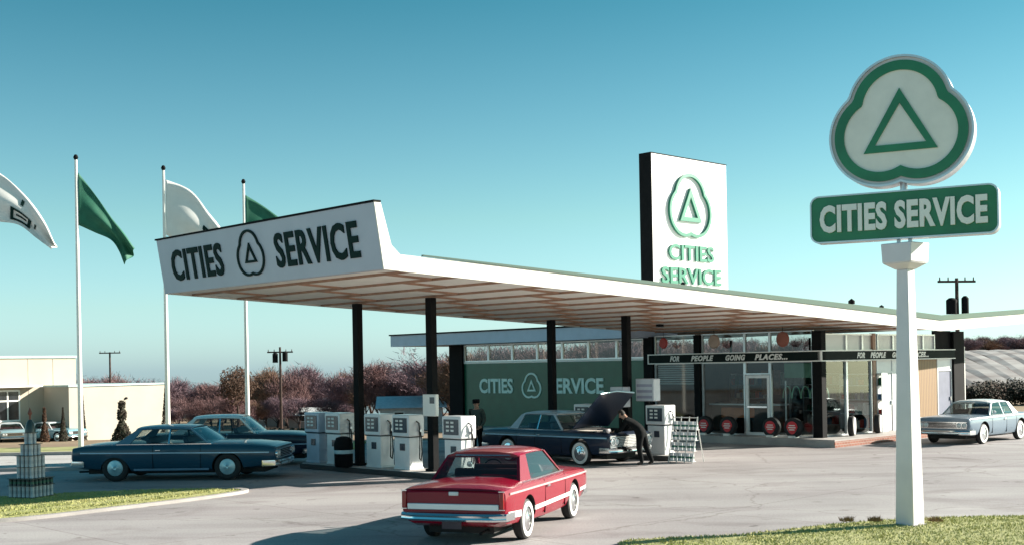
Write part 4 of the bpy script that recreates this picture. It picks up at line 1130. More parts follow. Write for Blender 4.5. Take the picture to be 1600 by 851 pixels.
# stations: x, half width, z low, z shoulder, z centre top
red = dict(paint=paint('red_paint', (.24, .001, .016), .25), L=4.78, W=1.78, wr=.325, ax=(-1.32, 1.34), well=.365,
    st=[(-2.42, .845, .42, .83, .85), (-2.39, .865, .36, .88, .915), (-2.2, .885, .30, .90, .97), (-1.7, .89, .27, .91, 1.0), (-1.1, .89, .24, .91, 1.0), (-.2, .89, .22, .90, .95), (.6, .89, .22, .90, .95), (1.0, .885, .24, .895, .965), (1.7, .875, .26, .87, .94), (2.15, .86, .30, .84, .88), (2.32, .83, .36, .80, .83), (2.36, .81, .40, .77, .79)],
    gh=dict(xb0=-1.48, xt0=-1.02, xt1=.28, xb1=.86, wb=.80, wt=.64, zb=.92, zr=1.37), cpil=(-1.50, -.92, -1.02, -.72),
    seams=(.72, -.45), handles=(-.32,), strips=[(-1.0, 1.02, .47, .49, .07, mat('white_trim', (.78, .76, .74), .35)), (1.72, 2.2, .49, .50, .06, mat('white_trim', (.78, .76, .74), .35)), (-2.3, -1.72, .50, .47, .10, mat('white_trim', (.78, .76, .74), .35)), (-2.25, 2.2, .82, .78, .03, mat('pink_highlight', (.70, .42, .42), .3))],  # pink upper strip paints the sky highlight along the shoulder
    bf=(.44, .13, .86), br=(.47, .12, .90), grille=(.52, .70, .55), lamps=(.66,), tail=(.6, .86), rear=rear_red, bp=None)
red.pop('bp')
fx = lambda px, Y: (px - CX) / F_PX * Y
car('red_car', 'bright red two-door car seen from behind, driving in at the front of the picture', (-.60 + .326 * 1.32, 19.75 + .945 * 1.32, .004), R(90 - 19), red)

BLUEP = paint('dark_blue_paint', (.012, .06, .10), .3)
gal = dict(paint=BLUEP, roof_paint=paint('roof_blue', (.10, .20, .27), .35), L=5.33, W=2.0, wr=.345, ax=(-1.5, 1.42), well=.40,
    st=[(-2.66, .90, .42, .80, .82), (-2.62, .95, .36, .86, .88), (-2.3, .985, .30, .91, .95), (-1.5, 1.0, .25, .93, .99), (-.9, 1.0, .22, .93, .98), (.6, 1.0, .22, .92, .97), (1.1, 1.0, .24, .92, .985), (1.9, .99, .28, .90, .96), (2.4, .965, .33, .87, .91), (2.62, .94, .38, .84, .86), (2.67, .92, .44, .82, .83)],
    gh=dict(xb0=-1.62, xt0=-1.0, xt1=.42, xb1=1.0, wb=.90, wt=.72, zb=.94, zr=1.36), bp=-.12, bpm=CHROME, wdz=(-.15, -.05),
    seams=(.74, -.5), handles=(-.36,), strips=[(-2.4, 2.5, .74, .70, .03, mat('light_trim', (.35, .55, .7), .3, metal=.5)), (-1.0, .95, .30, .30, .05, mat('sill_bright', (.10, .2, .3), .3, metal=.5))],
    bf=(.42, .15, .97), br=(.45, .15, .97), grille=(.56, .76, .62), lamps=(.69, .86), tail=(.58, .78), rear=rear_generic, hub=mat('hub_pale', (.45, .62, .66), .3, metal=.5), ww=False,
    seat=mat('seat_blue', (.04, .08, .12), .5))
gal['cpil'] = (-1.58, -1.18, -1.0, -.85)
car('blue_hardtop_car', 'long dark blue hardtop in side view, parked in the canopy shade at the left', (-8.68, 31.9, .004), R(-3), gal)

two = dict(gal); two.update(paint=paint('navy_paint', (.012, .02, .04), .35), roof_paint=paint('pale_roof_paint', (.80, .80, .76), .4), wdz=(0, 0), strips=[(-2.4, 2.5, .62, .62, .03, mat('light_trim', (.35, .55, .7), .3, metal=.5))],
    gh=dict(xb0=-1.6, xt0=-.9, xt1=.45, xb1=1.0, wb=.88, wt=.68, zb=.94, zr=1.44), cpil=(-1.58, -1.2, -.92, -.8), ww=True)
car('two_tone_car', 'dark car with pale roof parked directly behind the blue hardtop', (-8.45, 36.1, .012), R(0), two)

def rear_none(T, st, c): rear_generic(T, st, c)
sed = dict(paint=paint('midnight_paint', (.012, .022, .045), .28), roof_paint=paint('silver_blue_roof', (.30, .42, .50), .4), L=5.1, W=1.9, wr=.34, ax=(-1.45, 1.42), well=.39,
    st=[(-2.6, .88, .42, .82, .84), (-2.55, .92, .36, .88, .90), (-2.2, .94, .30, .92, .97), (-1.5, .95, .25, .94, 1.0), (-.9, .95, .22, .94, .98), (.6, .95, .22, .94, .98), (1.1, .95, .24, .93, .99), (1.9, .94, .28, .92, .97), (2.3, .92, .33, .90, .93), (2.44, .90, .38, .88, .89), (2.48, .89, .42, .86, .865)],
    gh=dict(xb0=-1.55, xt0=-1.05, xt1=.22, xb1=.76, wb=.86, wt=.68, zb=.955, zr=1.42), cpil=(-1.50, -1.12, -1.08, -.95), bp=-.3, bpm=CHROME,
    seams=(.74, -.3, -1.05), handles=(-.16, -.95), strips=[(-2.4, 2.4, .78, .78, .035, mat('light_trim', (.35, .55, .7), .3, metal=.5))],
    bf=(.44, .14, .92), br=(.45, .14, .92), grille=(.54, .82, .86), lamps=(.60, .77), tail=(.6, .8), rear=rear_none, grille_m=mat('grille_white', (.66, .64, .60), .35),
    hood_open=True, bay=(.98, 2.32, .72, .62), seat=mat('seat_blue', (.04, .08, .12), .5))
S = car('open_bonnet_sedan', 'dark blue sedan with its bonnet raised, between the pump islands', (1.5, 35.0, .004), math.atan2(-E1.y * 1, -E1.x), sed)
# raised hood, engine
mb = MB(); n = 8; hl_ = 1.42; ang = R(43); vs = []
for j in range(2):
    for i in range(n + 1):
        for k in range(7):
            u = i / n; v = -1 + 2 * k / 6
            x = 1.0 + hl_ * u * math.cos(ang) ; z = 1.0 + hl_ * u * math.sin(ang); nx, nz = -math.sin(ang), math.cos(ang)
            b_ = .05 * (1 - v * v) + .02 + (-.03 if j else 0)
            vs.append((x + nx * b_, v * (.74 - .03 * u), z + nz * b_))
q = 7; off = (n + 1) * q; fs = []
for i in range(n):
    for k in range(6):
        a = i * q + k; fs += [(a, a + 1, a + q + 1, a + q), (off + a, off + a + q, off + a + q + 1, off + a + 1)]
for k in range(6): fs += [(k, off + k, off + k + 1, k + 1), (n * q + k, n * q + k + 1, off + n * q + k + 1, off + n * q + k)]
for i in range(n): fs += [(i * q, (i + 1) * q, off + (i + 1) * q, off + i * q), (i * q + 6, off + i * q + 6, off + (i + 1) * q + 6, (i + 1) * q + 6)]
mb.add(vs, fs); hood = mb.build('bonnet', sed['paint'], S)
mb = MB(); mb.tube([(1.0 + hl_ * math.cos(ang), -.70, 1.0 + hl_ * math.sin(ang)), (1.0 + hl_ * math.cos(ang) - .03, 0, 1.06 + hl_ * math.sin(ang)), (1.0 + hl_ * math.cos(ang), .70, 1.0 + hl_ * math.sin(ang))], .022, 8); mb.build('bonnet_edge', mat('edge_bright', (.5, .7, .75), .3, metal=.4), hood)
mb = MB(); mb.box(1.2, 1.9, -.25, .25, .62, .84); mb.lathe([(0, .98), (.18, .97), (.2, .93), (.2, .86), (0, .85)], (1.5, 0, 0), (0, 0, 1), 16); mb.box(1.25, 1.85, -.34, -.27, .70, .80); mb.box(1.25, 1.85, .27, .34, .70, .80)
mb.box(2.15, 2.25, -.4, .4, .62, .86); mb.build('engine', mat('engine_grey', (.16, .15, .16), .5, noise=.3, scale=20), S)
mb = MB(); mb.box(1.35, 1.95, -.93, -.55, .955, .965); mb.build('fender_cover', mat('cloth_pale', (.72, .64, .56), .8), S)

sil = dict(paint=paint('silver_blue_paint', (.17, .23, .29), .3), roof_paint=paint('white_roof_paint', (.66, .68, .68), .4), L=4.7, W=1.85, wr=.325, ax=(-1.37, 1.37), well=.38,
    st=[(-2.35, .86, .42, .80, .82), (-2.3, .90, .36, .84, .86), (-2.0, .92, .30, .87, .91), (-1.4, .925, .25, .88, .94), (-.8, .925, .22, .88, .92), (.6, .925, .22, .88, .92), (1.1, .925, .24, .88, .93), (1.8, .92, .28, .87, .92), (2.2, .91, .34, .86, .89), (2.33, .90, .40, .84, .86), (2.36, .89, .46, .83, .84)],
    gh=dict(xb0=-1.4, xt0=-.95, xt1=.30, xb1=.85, wb=.84, wt=.67, zb=.90, zr=1.33), cpil=(-1.40, -1.0, -.98, -.82), bp=-.25, bpm=CHROME,
    seams=(.8, -.25, -1.0), handles=(-.12,), strips=[(-2.2, 2.25, .84, .82, .02, CHROME)], bf=(.40, .13, .92), br=(.42, .13, .92), grille=(.55, .72, .80), lamps=(.56, .73), tail=(.58, .76), rear=rear_generic)
car('silver_blue_sedan', 'pale silver-blue sedan facing out beside the right end of the station', (15.45, 40.35, .004), math.atan2(-E2.y, -E2.x), sil)
far = dict(sil); far.update(paint=paint('pale_aqua_paint', (.30, .46, .50), .35))
car('aqua_car', 'pale aqua car parked under the window of the cream building', (fx(14, 84), 84, terrain(fx(14, 84), 84)), R(-60), far)
far2 = dict(sil); far2.update(paint=paint('teal_grey_paint', (.16, .32, .38), .35))
car('teal_car', 'teal-grey car parked beside the blank cream wall, right of the aqua one', (fx(80, 85), 85, terrain(fx(80, 85), 85)), R(-25), far2)

# ------------------------------------------------------------------ people
SKIN = mat('skin', (.42, .24, .17), .6, noise=.06); UNI = mat('uniform_dark', (.012, .013, .014), .9, noise=.3, scale=8, spec=.1); SHOE = mat('shoe', (.01, .01, .01), .5); HAIR = mat('hair', (.02, .014, .01), .8); UNI2 = mat('uniform_green', (.05, .075, .065), .85, noise=.25, scale=8)
def skin_mesh(joints, edges, rad):
    me = bpy.data.meshes.new('person'); me.from_pydata([j for j in joints], edges, [])
    o = bpy.data.objects.new('tmp', me); COL.objects.link(o)
    md = o.modifiers.new('s', 'SKIN'); me.skin_vertices.new() if not me.skin_vertices else None
    for i, r in enumerate(rad):
        me.skin_vertices[0].data[i].radius = r if isinstance(r, tuple) else (r, r)
    me.skin_vertices[0].data[0].use_root = True
    md.use_smooth_shade = True
    sb_ = o.modifiers.new('u', 'SUBSURF'); sb_.levels = 2; sb_.render_levels = 2
    bpy.context.view_layer.update(); dg = bpy.context.evaluated_depsgraph_get()
    m2 = bpy.data.meshes.new_from_object(o.evaluated_get(dg)); bpy.data.objects.remove(o)
    return m2
def person(label, loc, rz, J, cap=True, shirt=UNI, trousers=UNI):
    """J: joint positions, facing +x. One continuous body, hair/cap as child."""
    names = ['pelvis', 'waist', 'chest', 'neck', 'head', 'crown', 'lsh', 'lel', 'lwr', 'lha', 'rsh', 'rel', 'rwr', 'rha', 'lhip', 'lkn', 'lan', 'ltoe', 'rhip', 'rkn', 'ran', 'rtoe']
    rad = dict(pelvis=(.18, .15), waist=(.165, .135), chest=(.19, .145), neck=.06, head=(.085, .098), crown=(.075, .085), lsh=.08, lel=.058, lwr=.038, lha=(.028, .018), rsh=.08, rel=.058, rwr=.038, rha=(.028, .018),
               lhip=.115, lkn=.085, lan=.06, ltoe=.04, rhip=.115, rkn=.085, ran=.06, rtoe=.036)
    E = [('pelvis', 'waist'), ('waist', 'chest'), ('chest', 'neck'), ('neck', 'head'), ('head', 'crown'), ('chest', 'lsh'), ('lsh', 'lel'), ('lel', 'lwr'), ('lwr', 'lha'), ('chest', 'rsh'), ('rsh', 'rel'), ('rel', 'rwr'), ('rwr', 'rha'),
         ('pelvis', 'lhip'), ('lhip', 'lkn'), ('lkn', 'lan'), ('lan', 'ltoe'), ('pelvis', 'rhip'), ('rhip', 'rkn'), ('rkn', 'ran'), ('ran', 'rtoe')]
    idx = {n: i for i, n in enumerate(names)}
    pts = [Vector(J[n]) for n in names]; rr = [rad[n] for n in names]; ed = [(idx[a], idx[b]) for a, b in E]
    me = skin_mesh(pts, ed, rr)
    # fingers, joined into the same mesh
    bm = bmesh.new(); bm.from_mesh(me)
    for s in ('l', 'r'):
        w, h = Vector(J[s + 'wr']), Vector(J[s + 'ha']); d = (h - w).normalized(); side = Vector(J.get('side', (1, 0, 0)))
        side = (side - d * side.dot(d)).normalized(); fwd = d.cross(side)
        for k, (o_, ln) in enumerate(((-.03, .06), (-.01, .075), (.01, .08), (.03, .07))):
            f = MB(); b0 = h + side * o_ * .9; f.tube([b0 - d * .03, b0 + d * ln * .45, b0 + d * ln * .8 + fwd * .015, b0 + d * ln + fwd * .035], [.010, .009, .008, .006], 6)
            t_ = f.mesh('f', SKIN, 0); bm.from_mesh(t_)
        f = MB(); b0 = w + d * .035 + side * .02; f.tube([b0, b0 + side * .04 + d * .02, b0 + side * .045 + d * .055], [.012, .010, .008], 6); bm.from_mesh(f.mesh('f', SKIN, 0))
    # face: nose, ears
    hd = Vector(J['head']); cr = Vector(J['crown']); upv = (cr - hd).normalized(); face = Vector(J['face']).normalized(); lat = upv.cross(face)
    hc = (hd + cr) / 2
    f = MB(); f.hexa([hc + face * .085 - lat * .014 - upv * .03, hc + face * .085 + lat * .014 - upv * .03, hc + face * .118 + lat * .01 - upv * .028, hc + face * .118 - lat * .01 - upv * .028,
                      hc + face * .085 - lat * .008 + upv * .02, hc + face * .085 + lat * .008 + upv * .02, hc + face * .096 + lat * .006 + upv * .018, hc + face * .096 - lat * .006 + upv * .018]); bm.from_mesh(f.mesh('f', SKIN, 0))
    for s in (-1, 1):
        f = MB(); f.lathe([(0, .0), (.028, .004), (.03, .012), (0, .018)], hc + lat * s * .082, lat * s, 8); bm.from_mesh(f.mesh('f', SKIN, 0))
    bm.to_mesh(me); bm.free()
    me.materials.clear()
    for m1 in (SKIN, shirt, trousers, SHOE): me.materials.append(m1)
    segs = [(idx[a], idx[b]) for a, b in E]
    neck = Vector(J['neck'])
    for pl in me.polygons:
        c_ = pl.center; best = 9; bi = 0; bt = 0
        for q, (a, b) in enumerate(segs):
            A, Bv = pts[a], pts[b]; t = max(0, min(1, (c_ - A).dot(Bv - A) / (Bv - A).length_squared)); dd_ = (c_ - (A + (Bv - A) * t)).length
            if dd_ < best: best = dd_; bi = q; bt = t
        nm = E[bi]
        if nm in (('neck', 'head'), ('head', 'crown')) or nm[1] in ('lha', 'rha') : mi = 0
        elif nm[1] in ('ltoe', 'rtoe'): mi = 3
        elif nm[0] in ('lhip', 'rhip', 'lkn', 'rkn') or nm[1] in ('lhip', 'rhip'): mi = 2
        elif nm == ('chest', 'neck') and bt > .8: mi = 0
        else: mi = 1
        if best > .0 and nm[1] not in ('lha', 'rha') and ((c_ - Vector(J['lha'])).length < .1 or (c_ - Vector(J['rha'])).length < .1): mi = 0
        pl.material_index = mi; pl.use_smooth = True
    o = bpy.data.objects.new('person', me); COL.objects.link(o); o.location = loc; o.rotation_euler = (0, 0, rz)
    tag(o, label, 'person')
    mb = MB(); top = cr + upv * .03
    if cap:
        mb.lathe([(.105, -.045), (.112, .0), (.118, .04), (.10, .065), (0, .075)], top - upv * .02, upv, 16); k = top - upv * .055
        mb.hexa([k + face * .07 - lat * .08, k + face * .07 + lat * .08, k + face * .17 + lat * .05, k + face * .17 - lat * .05, k + face * .07 - lat * .08 + upv * .012, k + face * .07 + lat * .08 + upv * .012, k + face * .17 + lat * .05 + upv * .006, k + face * .17 - lat * .05 + upv * .006])
        mb.build('cap', UNI, o)
    mb = MB(); 
    vs = []
    mb.lathe([(0, .125), (.06, .11), (.088, .06), (.096, .0), (.085, -.05), (.05, -.075)], hc - face * .012 - upv * .01, upv, 14)
    mb.v = [tuple(Vector(v) - face * max(0, (Vector(v) - hc).dot(face)) * (1.0 if (Vector(v) - hc).dot(upv) < .05 else .15)) for v in mb.v]
    mb.build('hair', HAIR, o)
    mb = MB()
    for s in (-1, 1): mb.lathe([(0, .0), (.012, .002), (.0, .012)], hc + face * .082 + lat * s * .033 + upv * .012, face, 8)
    mb.build('eye', HAIR, o)
    return o
stand = dict(pelvis=(0, 0, .95), waist=(.01, 0, 1.10), chest=(.0, 0, 1.32), neck=(.01, 0, 1.50), head=(.04, 0, 1.60), crown=(.045, 0, 1.71), face=(1, .0, -.1), side=(1, 0, 0),
    lsh=(0, .19, 1.43), lel=(-.03, .25, 1.15), lwr=(.14, .22, .96), lha=(.21, .19, .91), rsh=(0, -.19, 1.43), rel=(-.02, -.25, 1.15), rwr=(.16, -.20, 1.0), rha=(.24, -.16, .97),
    lhip=(0, .10, .88), lkn=(.02, .12, .50), lan=(-.02, .13, .09), ltoe=(.13, .15, .045), rhip=(0, -.10, .88), rkn=(.0, -.12, .50), ran=(-.05, -.13, .09), rtoe=(.10, -.15, .045))
person('man in dark uniform and cap standing between the pumps and the sedan', (fx(744, 36.6), 36.6, .01), R(-120), stand, True, UNI2, UNI)
bend = dict(pelvis=(0, 0, .93), waist=(.12, 0, 1.05), chest=(.32, 0, 1.19), neck=(.47, 0, 1.30), head=(.56, 0, 1.36), crown=(.62, 0, 1.45), face=(.7, 0, -.75), side=(0, 1, 0),
    lsh=(.38, .19, 1.22), lel=(.50, .24, .98), lwr=(.72, .20, .93), lha=(.79, .18, .91), rsh=(.38, -.19, 1.22), rel=(.52, -.25, 1.0), rwr=(.75, -.22, .93), rha=(.82, -.2, .90),
    lhip=(.0, .10, .86), lkn=(.04, .12, .49), lan=(-.05, .13, .09), ltoe=(.10, .15, .045), rhip=(.0, -.10, .86), rkn=(-.08, -.12, .49), ran=(-.25, -.13, .10), rtoe=(-.11, -.15, .045))
person('man in dark clothes bending over the open engine bay', (3.5, 32.95, .004), R(152), bend, False, UNI, UNI)

# ------------------------------------------------------------------ background buildings
CW = mat('cream_wall', (.46, .40, .31), .8, noise=.05, scale=.4)
T = thing('cream_building', 'flat-roofed cream building with a shop window at the left edge', 'building', (-32.1, 89, -2.4), R(55))
mb = MB(); mb.box(-24, 0, 0, 16, -1, 6.33); wl_ = mb.build('wall', CW, T)
mb = MB()
for x in (-21, -18, -15, -12, -9, -3.9, -1.9): mb.box(x, x + .05, -.02, 0, 0, 6.3)
mb.build('wall_joint', mat('joint_grey', (.45, .42, .36), .8), wl_)
mb = MB(); mb.box(-24.1, .1, -.12, 16.1, 6.33, 6.5); mb.build('roof', mat('pale_teal_trim', (.42, .55, .55), .6), T)
mb = MB(); mb.box(-14, -3.4, -1.0, -.02, 4.3, 4.42); mb.build('canopy', WHITE, T)
for k, x in enumerate((-13.2, -11.1, -8.6, -6.5)):
    mb = MB(); w = 1.9
    mb.box(x, x + w, -.06, -.022, 1.9, 2.02); mb.box(x, x + w, -.06, -.022, 4.0, 4.12); mb.box(x, x + .1, -.06, -.022, 2.02, 4.0); mb.box(x + w - .1, x + w, -.06, -.022, 2.02, 4.0); mb.box(x + w / 2 - .05, x + w / 2 + .05, -.06, -.022, 2.02, 4.0); mb.box(x + .1, x + w - .1, -.058, -.024, 3.3, 3.4)
    f_ = mb.build('window', WHITE, T)
    mb = MB(); mb.box(x + .1, x + w - .1, -.035, -.015, 2.02, 4.0); mb.build('pane', mat('dark_pane', (.03, .035, .04), .1, noise=.3), f_)
T = thing('white_shed', 'long low windowless white building right of the cream one', 'building', (-26.4, 92, -2.7), R(55))
mb = MB(); mb.box(-8.4, 0, 0, 12, -.6, 4.55); mb.build('wall', mat('offwhite_wall', (.45, .41, .34), .8, noise=.06, scale=.5), T)
mb = MB(); mb.box(-8.5, .1, -.1, 12.1, 4.55, 4.68); mb.build('roof', mat('pale_teal_trim', (.42, .55, .55), .6), T)
mb = MB(); mb.cyl((-3.6, -.1, 3.6), (-3.6, .0, 3.6), .09); mb.build('wall_lamp', BLACKM, T)

def house(lb, x, y, w, d, h, rh, rz, mr, mw=None):
    T = thing('house', lb, 'house', (x, y, terrain(x, y) - .2), rz, 'houses below the tree line')
    mb = MB(); mb.box(-w / 2, w / 2, -d / 2, d / 2, 0, h); mb.build('wall', mw or mat('house_wall', (.45, .38, .34), .8), T)
    mb = MB(); o_ = .4
    mb.add([(-w / 2 - o_, -d / 2 - o_, h), (w / 2 + o_, -d / 2 - o_, h), (w / 2 + o_, d / 2 + o_, h), (-w / 2 - o_, d / 2 + o_, h), (-w / 2 - o_, 0, h + rh), (w / 2 + o_, 0, h + rh)], [(0, 1, 5, 4), (2, 3, 4, 5), (1, 2, 5), (3, 0, 4), (3, 2, 1, 0)]); mb.build('roof', mr, T)
    for k in range(int(w // 3)):
        xx = -w / 2 + 1.2 + k * 3
        mb = MB(); mb.box(xx, xx + 1.0, -d / 2 - .04, -d / 2 - .01, .9, 2.0); f_ = mb.build('window', WHITE, T)
        mb = MB(); mb.box(xx + .1, xx + .9, -d / 2 - .06, -d / 2 - .041, 1.0, 1.9); mb.build('pane', mat('dark_pane', (.03, .035, .04), .1, noise=.3), f_)
PR = mat('pale_roof', (.62, .66, .66), .7, noise=.08); BR_ = mat('brown_roof', (.24, .12, .09), .8, noise=.1)
house('low house with pale roof left of the farther front column', fx(484, 135), 135, 3.6, 5, 1.6, .8, R(-8), PR)
house('long house with pale roof seen between the two front columns', fx(642, 112), 112, 5.6, 6, 2.3, 1.0, R(4), mat('mauve_roof', (.66, .62, .64), .8, noise=.1), mat('house_wall_pale', (.62, .58, .56), .8))
house('small brown-roofed house behind the white flagpole', fx(430, 150), 150, 6.5, 6, 2.2, 1.2, R(12), BR_)
# ------------------------------------------------------------------ utility poles
def upole(lb, x, y, top, arms, cans, name='utility_pole'):
    z0 = terrain(x, y) - .2; h = top - z0
    T = thing(name, lb, 'utility pole', (x, y, z0), R(10))
    mb = MB(); mb.cyl((0, 0, 0), (0, 0, h), .14, .09, 10); mb.build('pole', BARK, T)
    for dz in arms:
        mb = MB(); mb.box(-1.1, 1.1, -.06, .06, h - dz, h - dz + .12)
        for q in (-1, -.5, .5, 1): mb.cyl((q, 0, h - dz + .12), (q, 0, h - dz + .3), .04, .03, 6)
        mb.build('crossarm', BARK, T)
    for (dx, dz, r, hh) in cans:
        mb = MB(); mb.cyl((dx, -.05, h - dz), (dx, -.05, h - dz + hh), r, r, 12); mb.lathe([(r, 0), (r * .5, .12), (0, .14)], (dx, -.05, h - dz + hh), (0, 0, 1), 12); mb.build('transformer', BLACKM, T)
upole('utility pole with two transformer cans rising from the bare trees', fx(438, 105), 105, 4.75, (.5,), ((-.42, 1.35, .24, .75), (.42, 1.25, .24, .75)))
upole('thin pole with a crossarm behind the white shed', fx(172, 130), 130, 5.0, (.15,), ())
upole('utility pole with crossarm and transformers rising behind the roof at the right', fx(1497, 66), 66, 7.1, (.25,), ((-.35, 1.95, .3, .75), (.45, 1.95, .2, .85)))

# ------------------------------------------------------------------ trees
def branch(tb, rnd, p, d, ln, r, depth, tips):
    n = 3; pts = [p]; rr = [r]
    q = p.copy(); dd_ = d.copy()
    for i in range(n):
        dd_ = (dd_ + Vector((rnd.uniform(-.18, .18), rnd.uniform(-.18, .18), rnd.uniform(-.02, .12)))).normalized(); q = q + dd_ * ln / n; pts.append(q.copy()); rr.append(r * (1 - .45 * (i + 1) / n))
    tb.tube(pts, rr, 5 if depth else 7)
    if depth == 3: tips.append((q, dd_)); return
    k = rnd.choice((3, 4)) if depth else 6
    for i in range(k):
        t = rnd.uniform(.45, 1.0) if depth else rnd.uniform(.3, 1.0); j = min(n, max(1, round(t * n))); a = rnd.uniform(0, 2 * math.pi); sp = rnd.uniform(.4, .95)
        nd = (dd_ + Vector((math.cos(a) * sp, math.sin(a) * sp, rnd.uniform(-.05, .25)))).normalized()
        branch(tb, rnd, pts[j], nd, ln * rnd.uniform(.55, .8), rr[j] * .6, depth + 1, tips)
    if depth: tips.append((q, dd_))
def tree_meshes(seed, h, twigs, spread=.9):
    rnd = random.Random(seed); tb = MB(); tips = []
    branch(tb, rnd, Vector((0, 0, 0)), Vector((0, 0, 1)), h * .42, h * .022, 0, tips)
    cb_ = MB()
    for k in range(twigs):
        p, d = rnd.choice(tips); g_ = lambda s: rnd.gauss(0, s)
        b = p + Vector((g_(.045 * h), g_(.045 * h), g_(.04 * h))) * spread; dr = (d + Vector((g_(.7), g_(.7), g_(.5) + .25))).normalized(); ln = rnd.uniform(.03, .11) * h
        w = dr.cross(Vector((g_(1), g_(1), g_(1)))).normalized() * h * rnd.uniform(.0018, .0042)
        o = len(cb_.v); cb_.v += [tuple(b - w), tuple(b + w), tuple(b + dr * ln)]; cb_.f.append((o, o + 1, o + 2)); cb_.m.append(0)
    zmax = max(v[2] for v in cb_.v); k = h / zmax
    for M_ in (tb, cb_): M_.v = [(x * k, y * k, z * k) for x, y, z in M_.v]
    return tb, cb_
protos = []
for s in range(5):
    tb, cb_ = tree_meshes(20 + s, 9.0, 6000, 1.1)
    protos.append((tb.mesh('trunk', BARK, 60), cb_.mesh('crown', (TWIG, TWIG3, TWIG, TWIG2, TWIG3)[s], 0), s))
def put_tree(x, y, sc, k, lb, grp, sx=1.0, sink=.15):
    T = thing('bare_tree', lb, 'tree', (x, y, terrain(x, y) - sink), random.uniform(0, 6.28), grp); T.scale = (sc * sx, sc * sx, sc)
    for me, nm in ((protos[k][0], 'trunk'), (protos[k][1], 'crown')):
        o = bpy.data.objects.new(nm, me); COL.objects.link(o); o.parent = T
G1 = 'bare trees of the distant tree line'
rt = random.Random(11)
def top_to_scale(py, px, Y):      # tree height so that its top reaches this elevation
    hz = CY - math.tan(ROLL) * (px - CX); z = CAMH + (hz - py) / F_PX * Y
    return z
seq = []
for px in range(110, 262, 11): seq.append((px, rt.uniform(584, 594) - (8 if 150 < px < 190 else 0), rt.uniform(150, 175), 'bare tree of the wood above the roof of the white shed'))
for px in range(262, 400, 11): seq.append((px, rt.uniform(588, 600), rt.uniform(150, 200), 'bare purple-brown tree between the second and third flagpoles'))
for px in range(262, 560, 17): seq.append((px, rt.uniform(612, 630), rt.uniform(120, 145), 'lower bare tree in front of the distant wood, left of the pumps'))
for px in range(398, 560, 12): seq.append((px, rt.choice((562, 572, 580, 568, 590)), rt.uniform(135, 180), 'tall bare tree between the third flagpole and the farther front column'))
for px in range(560, 720, 11): seq.append((px, rt.choice((556, 564, 572, 568, 580)), rt.uniform(120, 170), 'tall bare tree between the front columns, left of the green wall'))
for px in range(715, 1300, 13): seq.append((px, rt.uniform(528, 540) if px < 900 else rt.uniform(516, 532), rt.uniform(95, 130), 'bare tree behind the station, seen through its high windows'))
for px in range(1490, 1660, 7): seq.append((px, rt.uniform(544, 552), rt.uniform(128, 150), 'bare tree along the skyline beyond the ridged field'))
for i, (px, py, Y, lb) in enumerate(seq):
    X = fx(px, Y); zt = top_to_scale(py, px, Y); h = zt - terrain(X, Y) + .15
    if h < 2: h = 2
    sk = .15
    if 'skyline' in lb: sk = 1.1; h += 1.1
    put_tree(X, Y, h / 9.0, rt.randrange(5), lb, lb.split(',')[0].replace('tree', 'trees'), rt.uniform(1.0, 1.5), sk)
# distinctive round dark tree
rt2 = random.Random(3)
X, Y = fx(370, 112), 112
T = thing('round_tree', 'round dark russet tree standing out before the wood, left of the third flagpole', 'tree', (X, Y, terrain(X, Y) - .1))
mb = MB(); mb.tube([(0, 0, 0), (.1, 0, 1.2), (0, .1, 2.6)], [.22, .17, .1], 8); mb.build('trunk', BARK, T)
def leafball(cx, cy, cz, rx, rz, n, rnd, size):
    mb = MB()
    for k in range(n):
        a, u = rnd.uniform(0, 6.283), rnd.uniform(-1, 1); rr = (rnd.random() ** .4) * (1 + .15 * math.sin(3 * a + 5 * u)); s = math.sqrt(1 - u * u)
        p = Vector((cx + rx * rr * s * math.cos(a), cy + rx * rr * s * math.sin(a), cz + rz * rr * u)); d1 = Vector((rnd.gauss(0, 1), rnd.gauss(0, 1), rnd.gauss(0, 1))).normalized(); d2 = d1.orthogonal().normalized()
        q = size * rnd.uniform(.6, 1.4); o = len(mb.v); mb.v += [tuple(p - d1 * q), tuple(p + d2 * q * .6), tuple(p + d1 * q), tuple(p - d2 * q * .6)]; mb.f.append((o, o + 1, o + 2, o + 3)); mb.m.append(0)
    return mb
zc = top_to_scale(600, 370, 112) - terrain(X, Y)
mb = leafball(0, 0, zc, 1.75, 1.7, 3800, rt2, .09); mb.build('crown', LEAFB, T, sharp=0, fix=False)
# clipped evergreens and shrubs
def topiary(lb, x, y, h, w, knob=True, m1=LEAFD, seed=1):
    rnd = random.Random(seed)
    T = thing('clipped_evergreen', lb, 'shrub', (x, y, terrain(x, y)))
    mb = MB(); mb.cyl((0, 0, -.1), (0, 0, h * .9), .03, .015, 6); mb.build('trunk', BARK, T)
    mb = MB()
    for k in range(2600):
        t = rnd.random(); prof = (w * (1 - t / .62) ** .8 * (1 if t > .08 else .8) if t < .6 else 0)
        if knob: prof = max(prof, w * .30 * (1 if .60 < t < .8 else 0), w * .22 * (1 if .85 < t < .98 else 0), w * .1)
        else: prof = max(prof, w * (1 - t) * .8)
        r = prof * rnd.random() ** .35; a = rnd.uniform(0, 6.283); p = Vector((r * math.cos(a), r * math.sin(a), t * h)); d1 = Vector((rnd.gauss(0, 1), rnd.gauss(0, 1), rnd.gauss(0, 1) + .6)).normalized(); d2 = d1.orthogonal().normalized(); q = rnd.uniform(.04, .08)
        o = len(mb.v); mb.v += [tuple(p - d1 * q), tuple(p + d2 * q * .5), tuple(p + d1 * q), tuple(p - d2 * q * .5)]; mb.f.append((o, o + 1, o + 2, o + 3)); mb.m.append(0)
    mb.build('crown', m1, T, sharp=0, fix=False)
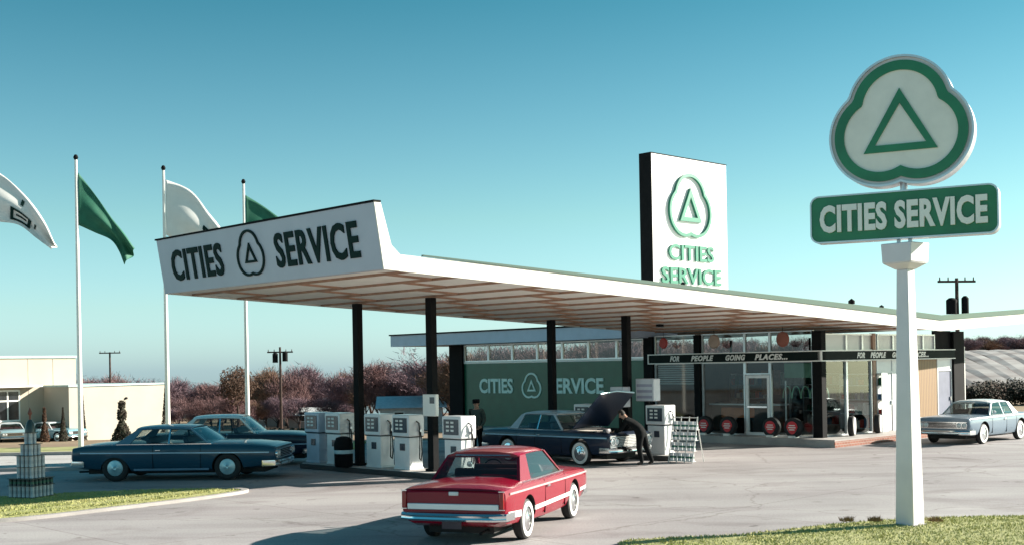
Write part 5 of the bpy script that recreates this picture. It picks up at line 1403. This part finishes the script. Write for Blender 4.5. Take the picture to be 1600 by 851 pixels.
topiary('dark clipped evergreen with topknot standing by the street left of the blue hardtop', fx(189, 46), 46, 1.70, .52, True, LEAFD, 2)
topiary('small pointed evergreen against the cream wall, nearest its windows', fx(68, 80), 80, 2.3, .4, True, LEAFB, 3)
topiary('slim pointed evergreen against the cream wall near its right end', fx(97, 82), 82, 2.3, .35, False, LEAFD, 4)
topiary('slim dark evergreen at the corner between cream building and white shed', fx(128, 86), 86, 3.2, .35, False, LEAFD, 5)
topiary('slim dark evergreen at the right end of the white shed', fx(258, 84), 84, 4.0, .5, False, LEAFD, 6)
def shrub(lb, x, y, w, h, m1, seed, name='shrub', n=1500, grp=None):
    rnd = random.Random(seed); T = thing(name, lb, 'shrub', (x, y, terrain(x, y)), 0, grp)
    mb = leafball(0, 0, h * .5, w, h * .5, n, rnd, .05 + .02 * w); mb.build('foliage', m1, T, sharp=0, fix=False)
    mb = MB(); mb.cyl((0, 0, -.05), (0, 0, h * .6), .03, .02, 6); mb.build('stem', BARK, T)
for k, px in enumerate((400, 416, 433, 449, 466)):
    shrub('low dark shrub in the row behind the bonnet of the pale-roofed car', fx(px, 47.5), 47.5 + .4 * (k % 2), .45, .55, LEAFD, 40 + k, grp='low shrubs behind the parked cars')
hr = random.Random(9)
for k in range(15):
    px = 1500 + k * 11
    shrub('dark bush in the hedge below the ridged field', fx(px, 70 + hr.uniform(-1, 1)), 70 + hr.uniform(-1, 1), 1.0, hr.uniform(1.1, 1.6), LEAFD if k % 3 else LEAFB, 60 + k, 'hedge_bush', 1300, 'bushes of the dark hedge')
# weeds at the foot of the pylon
for k, (dx, dy) in enumerate(((-.95, .3), (-.5, .25), (.45, .1))):
    T = thing('weed_tuft', ['small brown weed tuft on the lawn well left of the pylon', 'brown weed tuft close to the left foot of the pylon', 'weed tuft at the right foot of the pylon'][k], 'weed', (PX + dx, PY + dy, .12))
    rnd = random.Random(k); mb = MB()
    for q in range(120):
        a = rnd.uniform(0, 6.28); r = rnd.uniform(0, .12); o = len(mb.v); x, y = r * math.cos(a), r * math.sin(a); lx, ly, h = rnd.gauss(0, .05), rnd.gauss(0, .05), rnd.uniform(.03, .10)
        mb.v += [(x - .008, y, 0), (x + .008, y, 0), (x + lx, y + ly, h)]; mb.f.append((o, o + 1, o + 2)); mb.m.append(0)
    mb.build('leaves', mat('weed_brown', (.22, .14, .06), .8), T, sharp=0, fix=False)
